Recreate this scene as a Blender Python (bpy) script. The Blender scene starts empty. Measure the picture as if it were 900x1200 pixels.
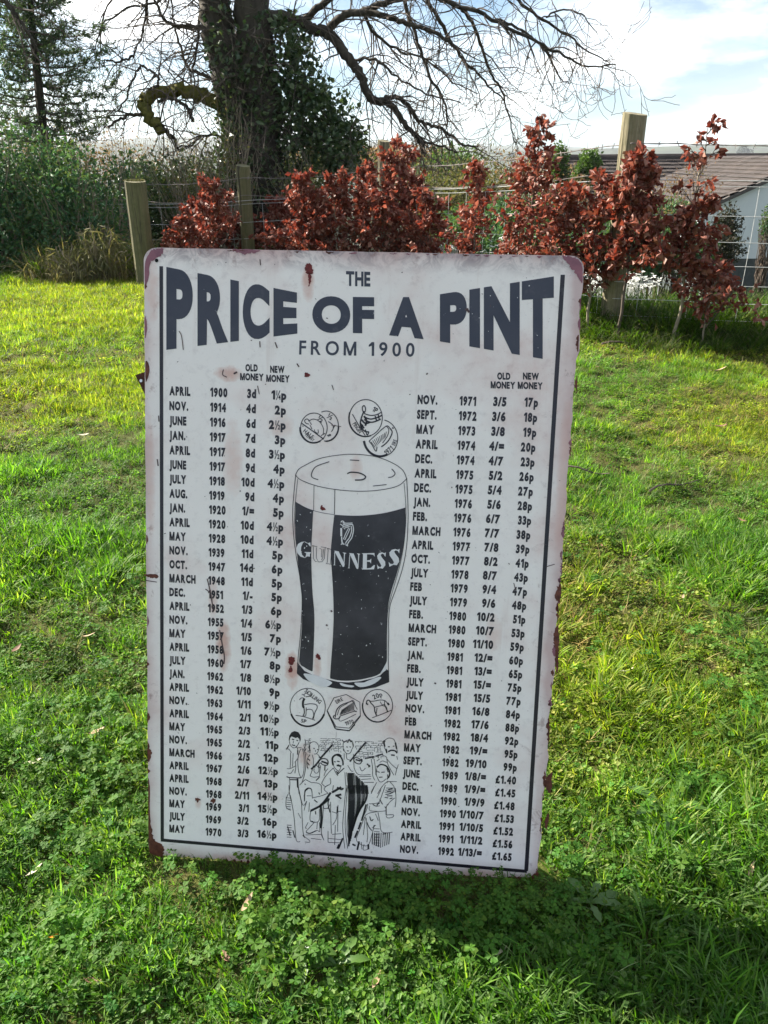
import bpy, math, random
from mathutils import Vector, Matrix, noise
from mathutils.geometry import tessellate_polygon
R = math.radians
rnd = random.Random(7)
scene = bpy.context.scene
COL = scene.collection

# ------------------------------------------------------------------ camera
F, PITCH, CH = 920.0, R(24.28), 1.0
cd = bpy.data.cameras.new('camera')
cd.sensor_fit = 'VERTICAL'; cd.sensor_height = 36.0; cd.lens = 36.0 * F / 1200.0
cd.clip_start = 0.02; cd.clip_end = 9000
cam = bpy.data.objects.new('camera', cd); COL.objects.link(cam)
cam.location = (0, 0, CH); cam.rotation_euler = (R(90) - PITCH, 0, 0)
scene.camera = cam

# ------------------------------------------------------------------ sky, sun, exposure
SUN_AZ, SUN_EL = R(-59), R(34)          # azimuth measured from +Y towards +X
w = bpy.data.worlds.new('World'); scene.world = w; w.use_nodes = True
nt = w.node_tree; nt.nodes.clear()
def N(t, ty, **k):
    n = t.nodes.new(ty)
    for a, b in k.items():
        if a in ('noise_dimensions', 'operation', 'blend_type', 'data_type', 'sky_type', 'attribute_type', 'attribute_name', 'feature', 'interpolation_type', 'bands_direction', 'wave_type'):
            setattr(n, a, b)
    return n
def mixc(t, fac, a, b, blend='MIX'):
    n = t.nodes.new('ShaderNodeMix'); n.data_type = 'RGBA'; n.blend_type = blend
    for i, v in ((0, fac), (6, a), (7, b)):
        if hasattr(v, 'node'): t.links.new(v, n.inputs[i])
        elif v is not None: n.inputs[i].default_value = v if i == 0 else (*v, 1)
    return n.outputs[2]
def mth(t, op, a, b=None, c=None, clamp=False):
    n = t.nodes.new('ShaderNodeMath'); n.operation = op; n.use_clamp = clamp
    for i, v in enumerate((a, b, c)):
        if v is None: continue
        if hasattr(v, 'node'): t.links.new(v, n.inputs[i])
        else: n.inputs[i].default_value = v
    return n.outputs[0]
def ramp(t, fac, stops, interp='LINEAR'):
    n = t.nodes.new('ShaderNodeValToRGB'); n.color_ramp.interpolation = interp
    els = n.color_ramp.elements
    while len(els) < len(stops): els.new(0.5)
    for e, (p, c) in zip(els, stops):
        e.position = p; e.color = (c, c, c, 1) if isinstance(c, (int, float)) else (*c, 1)
    t.links.new(fac, n.inputs[0]); return n.outputs[0]
def noi(t, vec, scale, detail=4, rough=0.55, dist=0.0):
    n = t.nodes.new('ShaderNodeTexNoise'); n.inputs['Scale'].default_value = scale
    n.inputs['Detail'].default_value = detail; n.inputs['Roughness'].default_value = rough
    n.inputs['Distortion'].default_value = dist
    if vec is not None: t.links.new(vec, n.inputs['Vector'])
    return n.outputs[0]
sky = nt.nodes.new('ShaderNodeTexSky'); sky.sky_type = 'NISHITA'; sky.sun_disc = False
sky.sun_elevation = SUN_EL; sky.sun_rotation = SUN_AZ
sky.air_density = 1.0; sky.dust_density = 0.6; sky.ozone_density = 1.5
tc = nt.nodes.new('ShaderNodeTexCoord')
sep = nt.nodes.new('ShaderNodeSeparateXYZ'); nt.links.new(tc.outputs['Generated'], sep.inputs[0])
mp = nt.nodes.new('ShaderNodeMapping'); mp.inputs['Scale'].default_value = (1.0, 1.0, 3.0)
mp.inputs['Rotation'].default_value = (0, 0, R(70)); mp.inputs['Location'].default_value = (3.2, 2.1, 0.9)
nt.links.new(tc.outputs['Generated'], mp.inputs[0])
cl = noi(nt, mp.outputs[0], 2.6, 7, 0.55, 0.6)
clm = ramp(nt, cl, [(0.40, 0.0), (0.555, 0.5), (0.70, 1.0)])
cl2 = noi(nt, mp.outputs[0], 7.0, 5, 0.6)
ccol = mixc(nt, ramp(nt, cl2, [(0.42, 0.0), (0.74, 1.0)]), (1.75, 2.0, 2.2), (8.4, 8.1, 7.7))  # thick clouds brightened beyond the thin ones to add skylight on the sign
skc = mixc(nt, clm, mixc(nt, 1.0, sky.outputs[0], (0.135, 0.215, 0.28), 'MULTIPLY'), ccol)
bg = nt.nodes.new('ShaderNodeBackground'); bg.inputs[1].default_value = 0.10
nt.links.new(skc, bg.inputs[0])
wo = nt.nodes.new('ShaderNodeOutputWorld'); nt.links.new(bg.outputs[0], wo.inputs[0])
sd = bpy.data.lights.new('sun', 'SUN'); sd.energy = 3.8; sd.angle = R(0.55); sd.color = (1.0, 0.93, 0.80)
sun = bpy.data.objects.new('sun', sd); COL.objects.link(sun)
sdir = Vector((math.sin(SUN_AZ) * math.cos(SUN_EL), math.cos(SUN_AZ) * math.cos(SUN_EL), math.sin(SUN_EL)))
sun.rotation_euler = sdir.to_track_quat('Z', 'Y').to_euler()
sun.location = (-4, 3, 6)
scene.view_settings.view_transform = 'Standard'
scene.view_settings.look = 'None'
scene.view_settings.exposure = 2.3
scene.view_settings.gamma = 1.0
scene.render.engine = 'CYCLES'
scene.cycles.max_bounces = 8
scene.cycles.transparent_max_bounces = 12

# ------------------------------------------------------------------ helpers
def ray(px, py):
    x, y = (px - 450) / F, (py - 600) / F
    return Vector((x, math.cos(PITCH) - y * math.sin(PITCH), -math.sin(PITCH) - y * math.cos(PITCH)))
def at(px, py, Y):
    d = ray(px, py); return Vector((0, 0, CH)) + d * (Y / d.y)
def ground_at(px, py, z=0.0):
    d = ray(px, py); return Vector((0, 0, CH)) + d * ((z - CH) / d.z)
def sstep(a, b, x):
    t = max(0.0, min(1.0, (x - a) / (b - a))); return t * t * (3 - 2 * t)
def nz(x, y, s, k=0.0): return noise.noise(Vector((x * s + 31.7 + k, y * s - 12.3, k * 1.7)))
def tag(o, label=None, cat=None, group=None, kind=None):
    if label: o['label'] = label
    if cat: o['category'] = cat
    if group: o['group'] = group
    if kind: o['kind'] = kind
    return o
def empty(name, loc=(0, 0, 0)):
    o = bpy.data.objects.new(name, None); COL.objects.link(o); o.location = loc
    o.empty_display_size = 0.1; return o
class MB:
    def __init__(s): s.v = []; s.f = []
    def add(s, vs, fs):
        b = len(s.v); s.v.extend(vs); s.f.extend([tuple(i + b for i in f) for f in fs])
    def tube(s, pts, rad, sides=6, cap=True):
        n = len(pts); b = len(s.v); up = Vector((0.13, 0.31, 0.94))
        for i, p in enumerate(pts):
            d = (pts[min(i + 1, n - 1)] - pts[max(i - 1, 0)])
            if d.length < 1e-9: d = Vector((0, 0, 1))
            d.normalize(); a = d.cross(up)
            if a.length < 0.05: a = d.cross(Vector((1, 0, 0)))
            a.normalize(); c = d.cross(a)
            r = rad[i] if hasattr(rad, '__len__') else rad
            for k in range(sides):
                t = 2 * math.pi * k / sides
                s.v.append(p + a * (r * math.cos(t)) + c * (r * math.sin(t)))
        for i in range(n - 1):
            for k in range(sides):
                k2 = (k + 1) % sides
                s.f.append((b + i * sides + k, b + i * sides + k2, b + (i + 1) * sides + k2, b + (i + 1) * sides + k))
        if cap:
            s.f.append(tuple(b + k for k in range(sides))[::-1]); s.f.append(tuple(b + (n - 1) * sides + k for k in range(sides)))
    def box(s, c, sx, sy, sz):
        x, y, z = c
        vs = [Vector((x + i * sx / 2, y + j * sy / 2, z + k * sz / 2)) for k in (-1, 1) for j in (-1, 1) for i in (-1, 1)]
        s.add(vs, [(0, 2, 3, 1), (4, 5, 7, 6), (0, 1, 5, 4), (2, 6, 7, 3), (0, 4, 6, 2), (1, 3, 7, 5)])
    def mesh(s, name, mat, smooth=False, origin=None):
        o = Vector(origin) if origin is not None else None
        m = bpy.data.meshes.new(name)
        m.from_pydata([tuple(v - o) if o is not None else tuple(v) for v in s.v], [], s.f)
        m.materials.append(mat)
        if smooth: m.polygons.foreach_set('use_smooth', [True] * len(m.polygons))
        m.update(); return m
    def build(s, name, mat, parent=None, smooth=False, origin=None):
        if parent is not None and origin is None: origin = parent.location
        m = s.mesh(name, mat, smooth, origin)
        o = bpy.data.objects.new(name, m); COL.objects.link(o)
        if parent is not None: o.parent = parent
        elif origin is not None: o.location = origin
        return o
def matnew(name):
    m = bpy.data.materials.new(name); m.use_nodes = True
    b = m.node_tree.nodes['Principled BSDF']; return m, m.node_tree, b
def simple(name, c1, c2, scale=8, rough=0.8, bump=0.0, spec=0.3, detail=6, stretch=(1, 1, 1), metallic=0):
    m, t, b = matnew(name)
    tcn = t.nodes.new('ShaderNodeTexCoord'); mpn = t.nodes.new('ShaderNodeMapping')
    mpn.inputs['Scale'].default_value = stretch; t.links.new(tcn.outputs['Object'], mpn.inputs[0])
    n = noi(t, mpn.outputs[0], scale, detail, 0.6)
    t.links.new(mixc(t, ramp(t, n, [(0.3, 0.0), (0.7, 1.0)]), c1, c2), b.inputs['Base Color'])
    b.inputs['Roughness'].default_value = rough; b.inputs['Specular IOR Level'].default_value = spec
    b.inputs['Metallic'].default_value = metallic
    if bump:
        bn = t.nodes.new('ShaderNodeBump'); bn.inputs['Strength'].default_value = 1.0; bn.inputs['Distance'].default_value = bump
        t.links.new(n, bn.inputs['Height']); t.links.new(bn.outputs[0], b.inputs['Normal'])
    return m
def leafmat(name, cols, rough=0.5, trans=0.35, spec=0.4, inst=False, tcol=None):
    """foliage: colour varies leaf by leaf, light passes through"""
    m, t, b = matnew(name)
    g = t.nodes.new('ShaderNodeNewGeometry')
    stops = [(i / max(1, len(cols) - 1), c) for i, c in enumerate(cols)]
    c = ramp(t, g.outputs['Random Per Island'], stops)
    if inst:
        a = t.nodes.new('ShaderNodeAttribute'); a.attribute_type = 'INSTANCER'; a.attribute_name = 'tint'
        c = mixc(t, 1.0, c, a.outputs['Color'], 'MULTIPLY')
    t.links.new(c, b.inputs['Base Color'])
    b.inputs['Roughness'].default_value = rough; b.inputs['Specular IOR Level'].default_value = spec
    tr = t.nodes.new('ShaderNodeBsdfTranslucent')
    tm = mixc(t, 1.0, c, tcol or (1.5, 1.5, 0.8), 'MULTIPLY'); t.links.new(tm, tr.inputs[0])
    mx = t.nodes.new('ShaderNodeMixShader'); mx.inputs[0].default_value = trans
    t.links.new(b.outputs[0], mx.inputs[1]); t.links.new(tr.outputs[0], mx.inputs[2])
    t.links.new(mx.outputs[0], t.nodes['Material Output'].inputs[0])
    return m
bark = simple('bark', (0.022, 0.018, 0.014), (0.07, 0.06, 0.045), 14, 0.9, 0.01, stretch=(1, 1, 0.4))
twigm = simple('twig_bark', (0.05, 0.038, 0.03), (0.13, 0.10, 0.08), 20, 0.8)
paletwig = simple('pale_twig', (0.16, 0.13, 0.09), (0.30, 0.25, 0.18), 20, 0.8)
mossm = simple('moss', (0.05, 0.055, 0.01), (0.16, 0.14, 0.03), 30, 0.95, 0.01)
leaf_ivy = leafmat('ivy_leaf', [(0.02, 0.045, 0.018), (0.045, 0.09, 0.03), (0.10, 0.14, 0.05), (0.035, 0.07, 0.025)], 0.35, 0.2, 0.5)
leaf_hedge = leafmat('hedge_leaf', [(0.03, 0.08, 0.04), (0.06, 0.14, 0.06), (0.10, 0.18, 0.08), (0.04, 0.11, 0.05), (0.09, 0.16, 0.04), (0.12, 0.15, 0.06)], 0.6, 0.25, 0.2)
leaf_conifer = leafmat('conifer_needle', [(0.03, 0.07, 0.035), (0.06, 0.11, 0.05), (0.09, 0.12, 0.05)], 0.6, 0.25, 0.3)
leaf_beech = leafmat('beech_leaf', [(0.09, 0.021, 0.014), (0.18, 0.042, 0.025), (0.26, 0.085, 0.055), (0.10, 0.024, 0.015), (0.38, 0.20, 0.15), (0.15, 0.034, 0.022), (0.20, 0.10, 0.06)], 0.55, 0.28, 0.3, tcol=(1.5, 0.9, 0.75))
leaf_olive = leafmat('scrub_leaf', [(0.06, 0.07, 0.025), (0.12, 0.12, 0.05), (0.09, 0.10, 0.03), (0.16, 0.13, 0.07)], 0.7, 0.3, 0.2)
leaf_green = leafmat('bright_shrub_leaf', [(0.05, 0.10, 0.02), (0.09, 0.16, 0.035), (0.04, 0.08, 0.02)], 0.5, 0.3, 0.3)
leaf_bud = leafmat('bramble_leaf', [(0.16, 0.07, 0.045), (0.24, 0.15, 0.10), (0.12, 0.10, 0.05), (0.30, 0.2, 0.14)], 0.7, 0.3, 0.2)
leaf_dark = leafmat('dark_shrub_leaf', [(0.015, 0.02, 0.012), (0.03, 0.04, 0.02), (0.05, 0.035, 0.02)], 0.5, 0.15, 0.3)
straw = leafmat('straw', [(0.14, 0.14, 0.06), (0.22, 0.20, 0.10), (0.08, 0.11, 0.04)], 0.7, 0.3, 0.2)
petal = leafmat('white_petal', [(0.75, 0.76, 0.72), (0.8, 0.8, 0.78)], 0.5, 0.3, 0.3, tcol=(1, 1, 1))

# ------------------------------------------------------------------ ground: one sheet, lawn to horizon
def fence_y(x):            # the line the fence follows
    return 4.95 if x > 1.5 else (4.95 + (1.5 - x) * 1.25 if x > -1.0 else 8.07 + (-1 - x) * 0.1)
def ground_z(x, y):
    z = 0.0
    k = sstep(9, 2.5, abs(y - 3) + abs(x) * 0.4)
    da = abs((y - 0.876 + 0.0723 * x)) + max(0.0, abs(x + 0.067) - 0.33); kk = sstep(0.03, 0.22, da)
    z += 0.002 * (1 - kk) + 0.012 * nz(x, y, 1.3) * kk + kk * k * (0.020 * nz(x, y, 5.0, 3) + 0.012 * nz(x, y, 11, 5))
    d = y - fence_y(x)
    if d > 0:
        z -= 0.5 * sstep(0, 3, d) + 1.7 * sstep(2, 16, d) + 3.5 * sstep(14, 70, d) + 14 * sstep(60, 500, d)
    else:
        z -= 0.12 * sstep(-2.5, -0.3, x + 1.5 - 1.0) * 0
    if y > 500:
        rid = 19 + 26 * (0.5 + nz(x, y, 0.0011, 9)) + 9 * nz(x, y, 0.004, 2) + 20 * sstep(-100, -700, x)
        z += rid * sstep(550, 1500, y) * (1 - 0.0 * y)
        z += 8 * sstep(1500, 2500, y)
    return z
def axis(lo, hi, mid_lo, mid_hi, step, grow):
    a = []; v = mid_lo
    while v <= mid_hi + 1e-6: a.append(v); v += step
    s = step; v = a[-1]
    while v < hi: s *= grow; v += s; a.append(min(v, hi))
    s = step; v = mid_lo; b = []
    while v > lo: s *= grow; v -= s; b.append(max(v, lo))
    return b[::-1] + a
xs = axis(-3500, 3500, -3.4, 3.4, 0.04, 1.09); ys = axis(-30, 3200, 0.1, 7.6, 0.04, 1.07)
gv = [(x, y, ground_z(x, y)) for y in ys for x in xs]; nx = len(xs)
gf = [(j * nx + i, j * nx + i + 1, (j + 1) * nx + i + 1, (j + 1) * nx + i) for j in range(len(ys) - 1) for i in range(nx - 1)]
gm = bpy.data.meshes.new('ground'); gm.from_pydata(gv, [], gf); gm.polygons.foreach_set('use_smooth', [True] * len(gf))
m, t, b = matnew('soil_and_turf')
g = t.nodes.new('ShaderNodeNewGeometry'); pos = g.outputs['Position']
sp = t.nodes.new('ShaderNodeSeparateXYZ'); t.links.new(pos, sp.inputs[0])
n1 = noi(t, pos, 3.5, 6, 0.65); n2 = noi(t, pos, 60, 4, 0.7)
near = mixc(t, ramp(t, n1, [(0.35, 0.0), (0.65, 1.0)]), (0.04, 0.06, 0.010), (0.085, 0.06, 0.03))
near = mixc(t, ramp(t, n2, [(0.35, 0.0), (0.7, 1.0)]), near, (0.07, 0.085, 0.02))
n3 = noi(t, pos, 0.012, 6, 0.6, 1.0)
far = ramp(t, n3, [(0.36, (0.04, 0.06, 0.03)), (0.46, (0.05, 0.05, 0.035)), (0.52, (0.03, 0.04, 0.025)), (0.6, (0.06, 0.08, 0.035)), (0.68, (0.045, 0.045, 0.03))])
n4 = noi(t, pos, 0.12, 5, 0.7); far = mixc(t, ramp(t, n4, [(0.42, 0.0), (0.62, 0.75)]), far, (0.035, 0.04, 0.025))
yy = mth(t, 'MULTIPLY', sp.outputs[1], 1 / 200.0)
c = mixc(t, ramp(t, yy, [(0.05, 0.0), (0.18, 1.0)]), near, far)
t.links.new(c, b.inputs['Base Color']); b.inputs['Roughness'].default_value = 0.95; b.inputs['Specular IOR Level'].default_value = 0.1
bn = t.nodes.new('ShaderNodeBump'); bn.inputs['Distance'].default_value = 0.01; t.links.new(n2, bn.inputs['Height']); t.links.new(bn.outputs[0], b.inputs['Normal'])
gm.materials.append(m)
ground = bpy.data.objects.new('ground', gm); COL.objects.link(ground); tag(ground, kind='structure')

# ------------------------------------------------------------------ SIGN
SO = Vector((-0.36809643, 0.89824988, 0.00328871))
EX = Vector((0.99733863, -0.0720898, -0.01089574)).normalized()
EY = Vector((0.03872884, 0.26439703, 0.96363597)); EY = (EY - EX * EY.dot(EX)).normalized()
EN = EX.cross(EY)
SW, SH = 0.6037, 0.917
sign = empty('metal_sign', SO); sign.rotation_mode = 'QUATERNION'
sign.rotation_quaternion = Matrix((EX, EY, EN)).transposed().to_quaternion()
tag(sign, 'weathered white metal sheet sign of pint prices with rusty edges leaning upright on the lawn', 'sign')
def L(px, py):
    """point of the photograph laid out on the sheet, metres from its lower left corner"""
    d = ray(px, py); o = Vector((0, 0, CH)); k = (SO - o).dot(EN) / d.dot(EN); p = o + d * k - SO
    return (p.dot(EX), p.dot(EY))
def sbuild(mb, name, mat, parent=None):
    m = mb.mesh(name, mat); o = bpy.data.objects.new(name, m); COL.objects.link(o); o.parent = parent or sign; return o

# materials of the sign
m, t, b = matnew('enamel_white')
tcn = t.nodes.new('ShaderNodeTexCoord'); ob = tcn.outputs['Object']
s3 = t.nodes.new('ShaderNodeSeparateXYZ'); t.links.new(ob, s3.inputs[0])
dx = mth(t, 'MINIMUM', s3.outputs[0], mth(t, 'SUBTRACT', SW, s3.outputs[0]))
dy = mth(t, 'MINIMUM', s3.outputs[1], mth(t, 'SUBTRACT', SH, s3.outputs[1]))
de = mth(t, 'MINIMUM', dx, dy)
g1 = noi(t, ob, 9, 5, 0.6); g2 = noi(t, ob, 55, 5, 0.65); g3 = noi(t, ob, 240, 3, 0.6)
base = mixc(t, ramp(t, g1, [(0.3, 0.0), (0.75, 1.0)]), (0.88, 0.82, 0.79), (0.83, 0.77, 0.74))
base = mixc(t, ramp(t, g2, [(0.55, 0.0), (0.8, 0.35)]), base, (0.42, 0.36, 0.37))
# pink worn border and grime along the top
edge = mth(t, 'ADD', de, mth(t, 'MULTIPLY', mth(t, 'SUBTRACT', g1, 0.5), 0.05))
base = mixc(t, ramp(t, edge, [(0.0, 0.9), (0.008, 0.5), (0.018, 0.15), (0.03, 0.0)]), base, (0.55, 0.40, 0.39))
topd = mth(t, 'SUBTRACT', SH, s3.outputs[1])
tg = mth(t, 'MULTIPLY', ramp(t, topd, [(0.003, 1.0), (0.03, 0.0)]), ramp(t, noi(t, ob, 38, 6, 0.7, 1.0), [(0.44, 0.0), (0.6, 0.85)]))
base = mixc(t, tg, base, (0.24, 0.20, 0.22))
base = mixc(t, ramp(t, g3, [(0.66, 0.0), (0.72, 0.45)]), base, (0.35, 0.27, 0.27))
sc_m = t.nodes.new('ShaderNodeMapping'); sc_m.inputs['Scale'].default_value = (60, 9, 1); sc_m.inputs['Rotation'].default_value = (0, 0, 0.25)
t.links.new(ob, sc_m.inputs[0]); scr = noi(t, sc_m.outputs[0], 1, 3, 0.6)
base = mixc(t, ramp(t, scr, [(0.74, 0.0), (0.78, 0.55)]), base, (0.22, 0.17, 0.17))
# pink rust bleeding here and there
pk = noi(t, ob, 6.0, 3, 0.5); pk2 = mth(t, 'MULTIPLY', ramp(t, pk, [(0.52, 0.0), (0.70, 0.9)]), g2)
base = mixc(t, pk2, base, (0.60, 0.36, 0.33))
dk = noi(t, ob, 30, 6, 0.75, 0.4); base = mixc(t, mth(t, 'MULTIPLY', ramp(t, dk, [(0.58, 0.0), (0.66, 0.7)]), ramp(t, de, [(0.0, 1.0), (0.035, 0.25), (0.12, 0.12)])), base, (0.26, 0.15, 0.14))
st_m = t.nodes.new('ShaderNodeMapping'); st_m.inputs['Scale'].default_value = (45, 4, 1); t.links.new(ob, st_m.inputs[0]); stn = noi(t, st_m.outputs[0], 1, 4, 0.6)
base = mixc(t, ramp(t, stn, [(0.60, 0.0), (0.75, 0.35)]), base, (0.60, 0.47, 0.43))
def onpt(px, py):
    d = ray(px, py); k = (SO - Vector((0, 0, CH))).dot(EN) / d.dot(EN); p = Vector((0, 0, CH)) + d * k - SO; return p.dot(EX), p.dot(EY)
for px, py, rx_, ry_, am_ in ((361, 330, .010, .028, .8), (262, 755, .012, .045, .85), (268, 438, .022, .012, .8), (342, 785, .012, .030, .9), (372, 780, .007, .025, .7), (418, 548, .010, .022, .5), (273, 540, .016, .060, .45), (330, 500, .020, .020, .45),
                         (358, 885, .016, .022, .6), (578, 742, .014, .030, .4), (176, 560, .008, .10, .4), (660, 560, .010, .12, .4), (232, 940, .006, .012, .5), (178, 340, .012, .05, .5), (560, 1024, .05, .010, .5), (300, 1008, .09, .010, .5), (250, 700, .008, .04, .5)):
    cx_, cy_ = onpt(px, py); ax = mth(t, 'MULTIPLY', mth(t, 'SUBTRACT', s3.outputs[0], cx_), 1 / rx_); ay = mth(t, 'MULTIPLY', mth(t, 'SUBTRACT', s3.outputs[1], cy_), 1 / ry_)
    rr2 = mth(t, 'ADD', mth(t, 'MULTIPLY', ax, ax), mth(t, 'MULTIPLY', ay, ay)); rr2 = mth(t, 'ADD', rr2, mth(t, 'MULTIPLY', mth(t, 'SUBTRACT', g2, 0.5), 2.2))
    base = mixc(t, mth(t, 'MULTIPLY', ramp(t, rr2, [(0.0, 1.0), (1.0, 0.0)]), am_), base, (0.62, 0.36, 0.30))
t.links.new(base, b.inputs['Base Color']); b.inputs['Roughness'].default_value = 0.36; b.inputs['Specular IOR Level'].default_value = 0.35
bn = t.nodes.new('ShaderNodeBump'); bn.inputs['Distance'].default_value = 0.0006; bn.inputs['Strength'].default_value = 0.5
t.links.new(g2, bn.inputs['Height']); t.links.new(bn.outputs[0], b.inputs['Normal'])
white_sheet = m
def inkmat(name, c1, c2, wear=0.70):
    m, t, b = matnew(name); tcn = t.nodes.new('ShaderNodeTexCoord'); ob = tcn.outputs['Object']
    a = noi(t, ob, 14, 4, 0.6); s = noi(t, ob, 120, 4, 0.75); q = noi(t, ob, 26, 5, 0.7)
    c = mixc(t, ramp(t, a, [(0.35, 0.0), (0.7, 1.0)]), c1, c2)
    c = mixc(t, ramp(t, q, [(0.60, 0.0), (0.8, 0.35)]), c, (0.20, 0.19, 0.20))
    c = mixc(t, ramp(t, s, [(wear, 0.0), (wear + 0.03, 0.85)]), c, (0.55, 0.53, 0.54))
    t.links.new(c, b.inputs['Base Color']); b.inputs['Roughness'].default_value = 0.38; b.inputs['Specular IOR Level'].default_value = 0.45
    return m
ink_title = inkmat('ink_sky_glare', (0.028, 0.033, 0.055), (0.045, 0.048, 0.07), 0.69)  # title ink coloured lighter and bluer to stand for sky glare
ink = inkmat('ink_black', (0.012, 0.011, 0.018), (0.025, 0.02, 0.03), 0.73)
ink_stout = inkmat('ink_stout', (0.014, 0.012, 0.018), (0.05, 0.045, 0.055), 0.66)
ink_grey = inkmat('ink_grey', (0.10, 0.09, 0.10), (0.2, 0.18, 0.2), 0.72)
print_white = simple('print_white', (0.76, 0.74, 0.75), (0.66, 0.64, 0.65), 40, 0.42)
rust = simple('rust', (0.05, 0.014, 0.012), (0.17, 0.055, 0.035), 90, 0.55, 0.0005, 0.3)
rust_pink = simple('rust_pink', (0.30, 0.12, 0.15), (0.16, 0.07, 0.10), 45, 0.45, 0.0004, 0.3)
blood = simple('rust_spot_red', (0.20, 0.03, 0.03), (0.08, 0.015, 0.015), 200, 0.6)
smear = simple('rust_smear_pink', (0.58, 0.40, 0.40), (0.50, 0.40, 0.38), 60, 0.5)

# the sheet itself: outline with rounded corners, chipped right and lower edges
out = []
def arc(cx, cy, r, a0, a1, n=9):
    for i in range(n + 1):
        a = a0 + (a1 - a0) * i / n; out.append((cx + r * math.cos(a), cy + r * math.sin(a)))
def chip(s, k, amp):          # unevenness along an edge
    return amp * (noise.noise(Vector((s * 22, k, 0.3))) * 0.6 + noise.noise(Vector((s * 75, k, 4.3))) * 0.35)
rc = 0.018; nE = 140
for i in range(1, nE):
    u = rc + (SW - 2 * rc) * i / nE; out.append((u, 0.0 + abs(math.sin(u * 260 + 2 * math.sin(u * 40))) * 0.0028 + chip(u, 1, 0.003) + 0.001))
arc(SW - rc - 0.001, rc + 0.001, rc, -math.pi / 2, 0)
for i in range(1, nE):
    v = rc + (SH - 2 * rc) * i / nE; out.append((SW - 0.0015 + chip(v, 2, 0.006), v))
arc(SW - rc - 0.001, SH - rc, rc, 0, math.pi / 2)
for i in range(1, 60):
    u = SW - rc - (SW - 2 * rc) * i / 60; out.append((u, SH + chip(u, 3, 0.0006)))
arc(rc, SH - rc, rc, math.pi / 2, math.pi)
for i in range(1, nE):
    v = SH - rc - (SH - 2 * rc) * i / nE; out.append((0 + chip(v, 4, 0.0012), v))
arc(rc, rc, rc, math.pi, 1.5 * math.pi)
QC = [L(174.37, 1003.75), L(630.63, 1034.72), L(686.27, 300.01), L(168.33, 289.98)]
def onsheet(u, v):
    u /= SW; v /= SH
    return tuple((1 - u) * (1 - v) * QC[0][i] + u * (1 - v) * QC[1][i] + u * v * QC[2][i] + (1 - u) * v * QC[3][i] for i in (0, 1))
out = [onsheet(*p) for p in out]
def poly_fill(mb, pts, z):
    if len(pts) < 3: return
    P = [Vector((p[0], p[1], 0)) for p in pts]; tr = tessellate_polygon([P]); b0 = len(mb.v)
    mb.v.extend([Vector((p[0], p[1], z)) for p in pts])
    for a in tr:
        q = [P[i] for i in a]; nzv = (q[1] - q[0]).cross(q[2] - q[0]).z
        mb.f.append(tuple(b0 + i for i in (a if nzv > 0 else a[::-1])))
mb = MB(); poly_fill(mb, out, 0.0); nb = len(mb.v)
mb.v.extend([Vector((p[0], p[1], -0.0016)) for p in out]); mb.f.extend([tuple(i + nb for i in f[::-1]) for f in list(mb.f)])
for i in range(nb): j = (i + 1) % nb; mb.f.append((i, i + nb, j + nb, j))
sheet = sbuild(mb, 'sheet', white_sheet)

# -- drawing helpers working in photograph pixels laid on the sheet
def smoothp(pts, closed=False, n=5):
    P = [Vector((p[0], p[1], 0)) for p in pts]
    if len(P) < 3: return pts
    o = []; N_ = len(P)
    for i in range(N_ if closed else N_ - 1):
        p0 = P[(i - 1) % N_] if closed or i > 0 else P[0]; p1 = P[i]; p2 = P[(i + 1) % N_]
        p3 = P[(i + 2) % N_] if closed or i + 2 < N_ else P[-1]
        for k in range(n):
            t_ = k / n; t2 = t_ * t_; t3 = t2 * t_
            q = 0.5 * ((2 * p1) + (p2 - p0) * t_ + (2 * p0 - 5 * p1 + 4 * p2 - p3) * t2 + (3 * p1 - p0 - 3 * p2 + p3) * t3)
            o.append((q.x, q.y))
    if not closed: o.append((P[-1].x, P[-1].y))
    return o
MM = 0.00122         # metres of sheet per pixel
def ribbon(mb, ppx, wpx, z, closed=False, smooth=True, taper=False):
    if smooth: ppx = smoothp(ppx, closed)
    P = [Vector((*L(*p), 0)) for p in ppx]
    if closed: P.append(P[0].copy())
    n = len(P); b0 = len(mb.v); hw = wpx * MM / 2
    for i, p in enumerate(P):
        if closed and i in (0, n - 1): d = P[1] - P[n - 2]
        else: d = P[min(i + 1, n - 1)] - P[max(i - 1, 0)]
        if d.length < 1e-9: d = Vector((1, 0, 0))
        d.normalize(); k = Vector((-d.y, d.x, 0)) * hw * ((0.35 + 0.65 * math.sin(math.pi * (i + .3) / (n - .4))) if taper else 1)
        mb.v.append(p + k + Vector((0, 0, z))); mb.v.append(p - k + Vector((0, 0, z)))
    for i in range(n - 1): a = b0 + 2 * i; mb.f.append((a, a + 1, a + 3, a + 2))
def fillpx(mb, ppx, z, smooth=False):
    if smooth: ppx = smoothp(ppx, True, 4)
    poly_fill(mb, [L(*p) for p in ppx], z)
_tcache = {}
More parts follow.
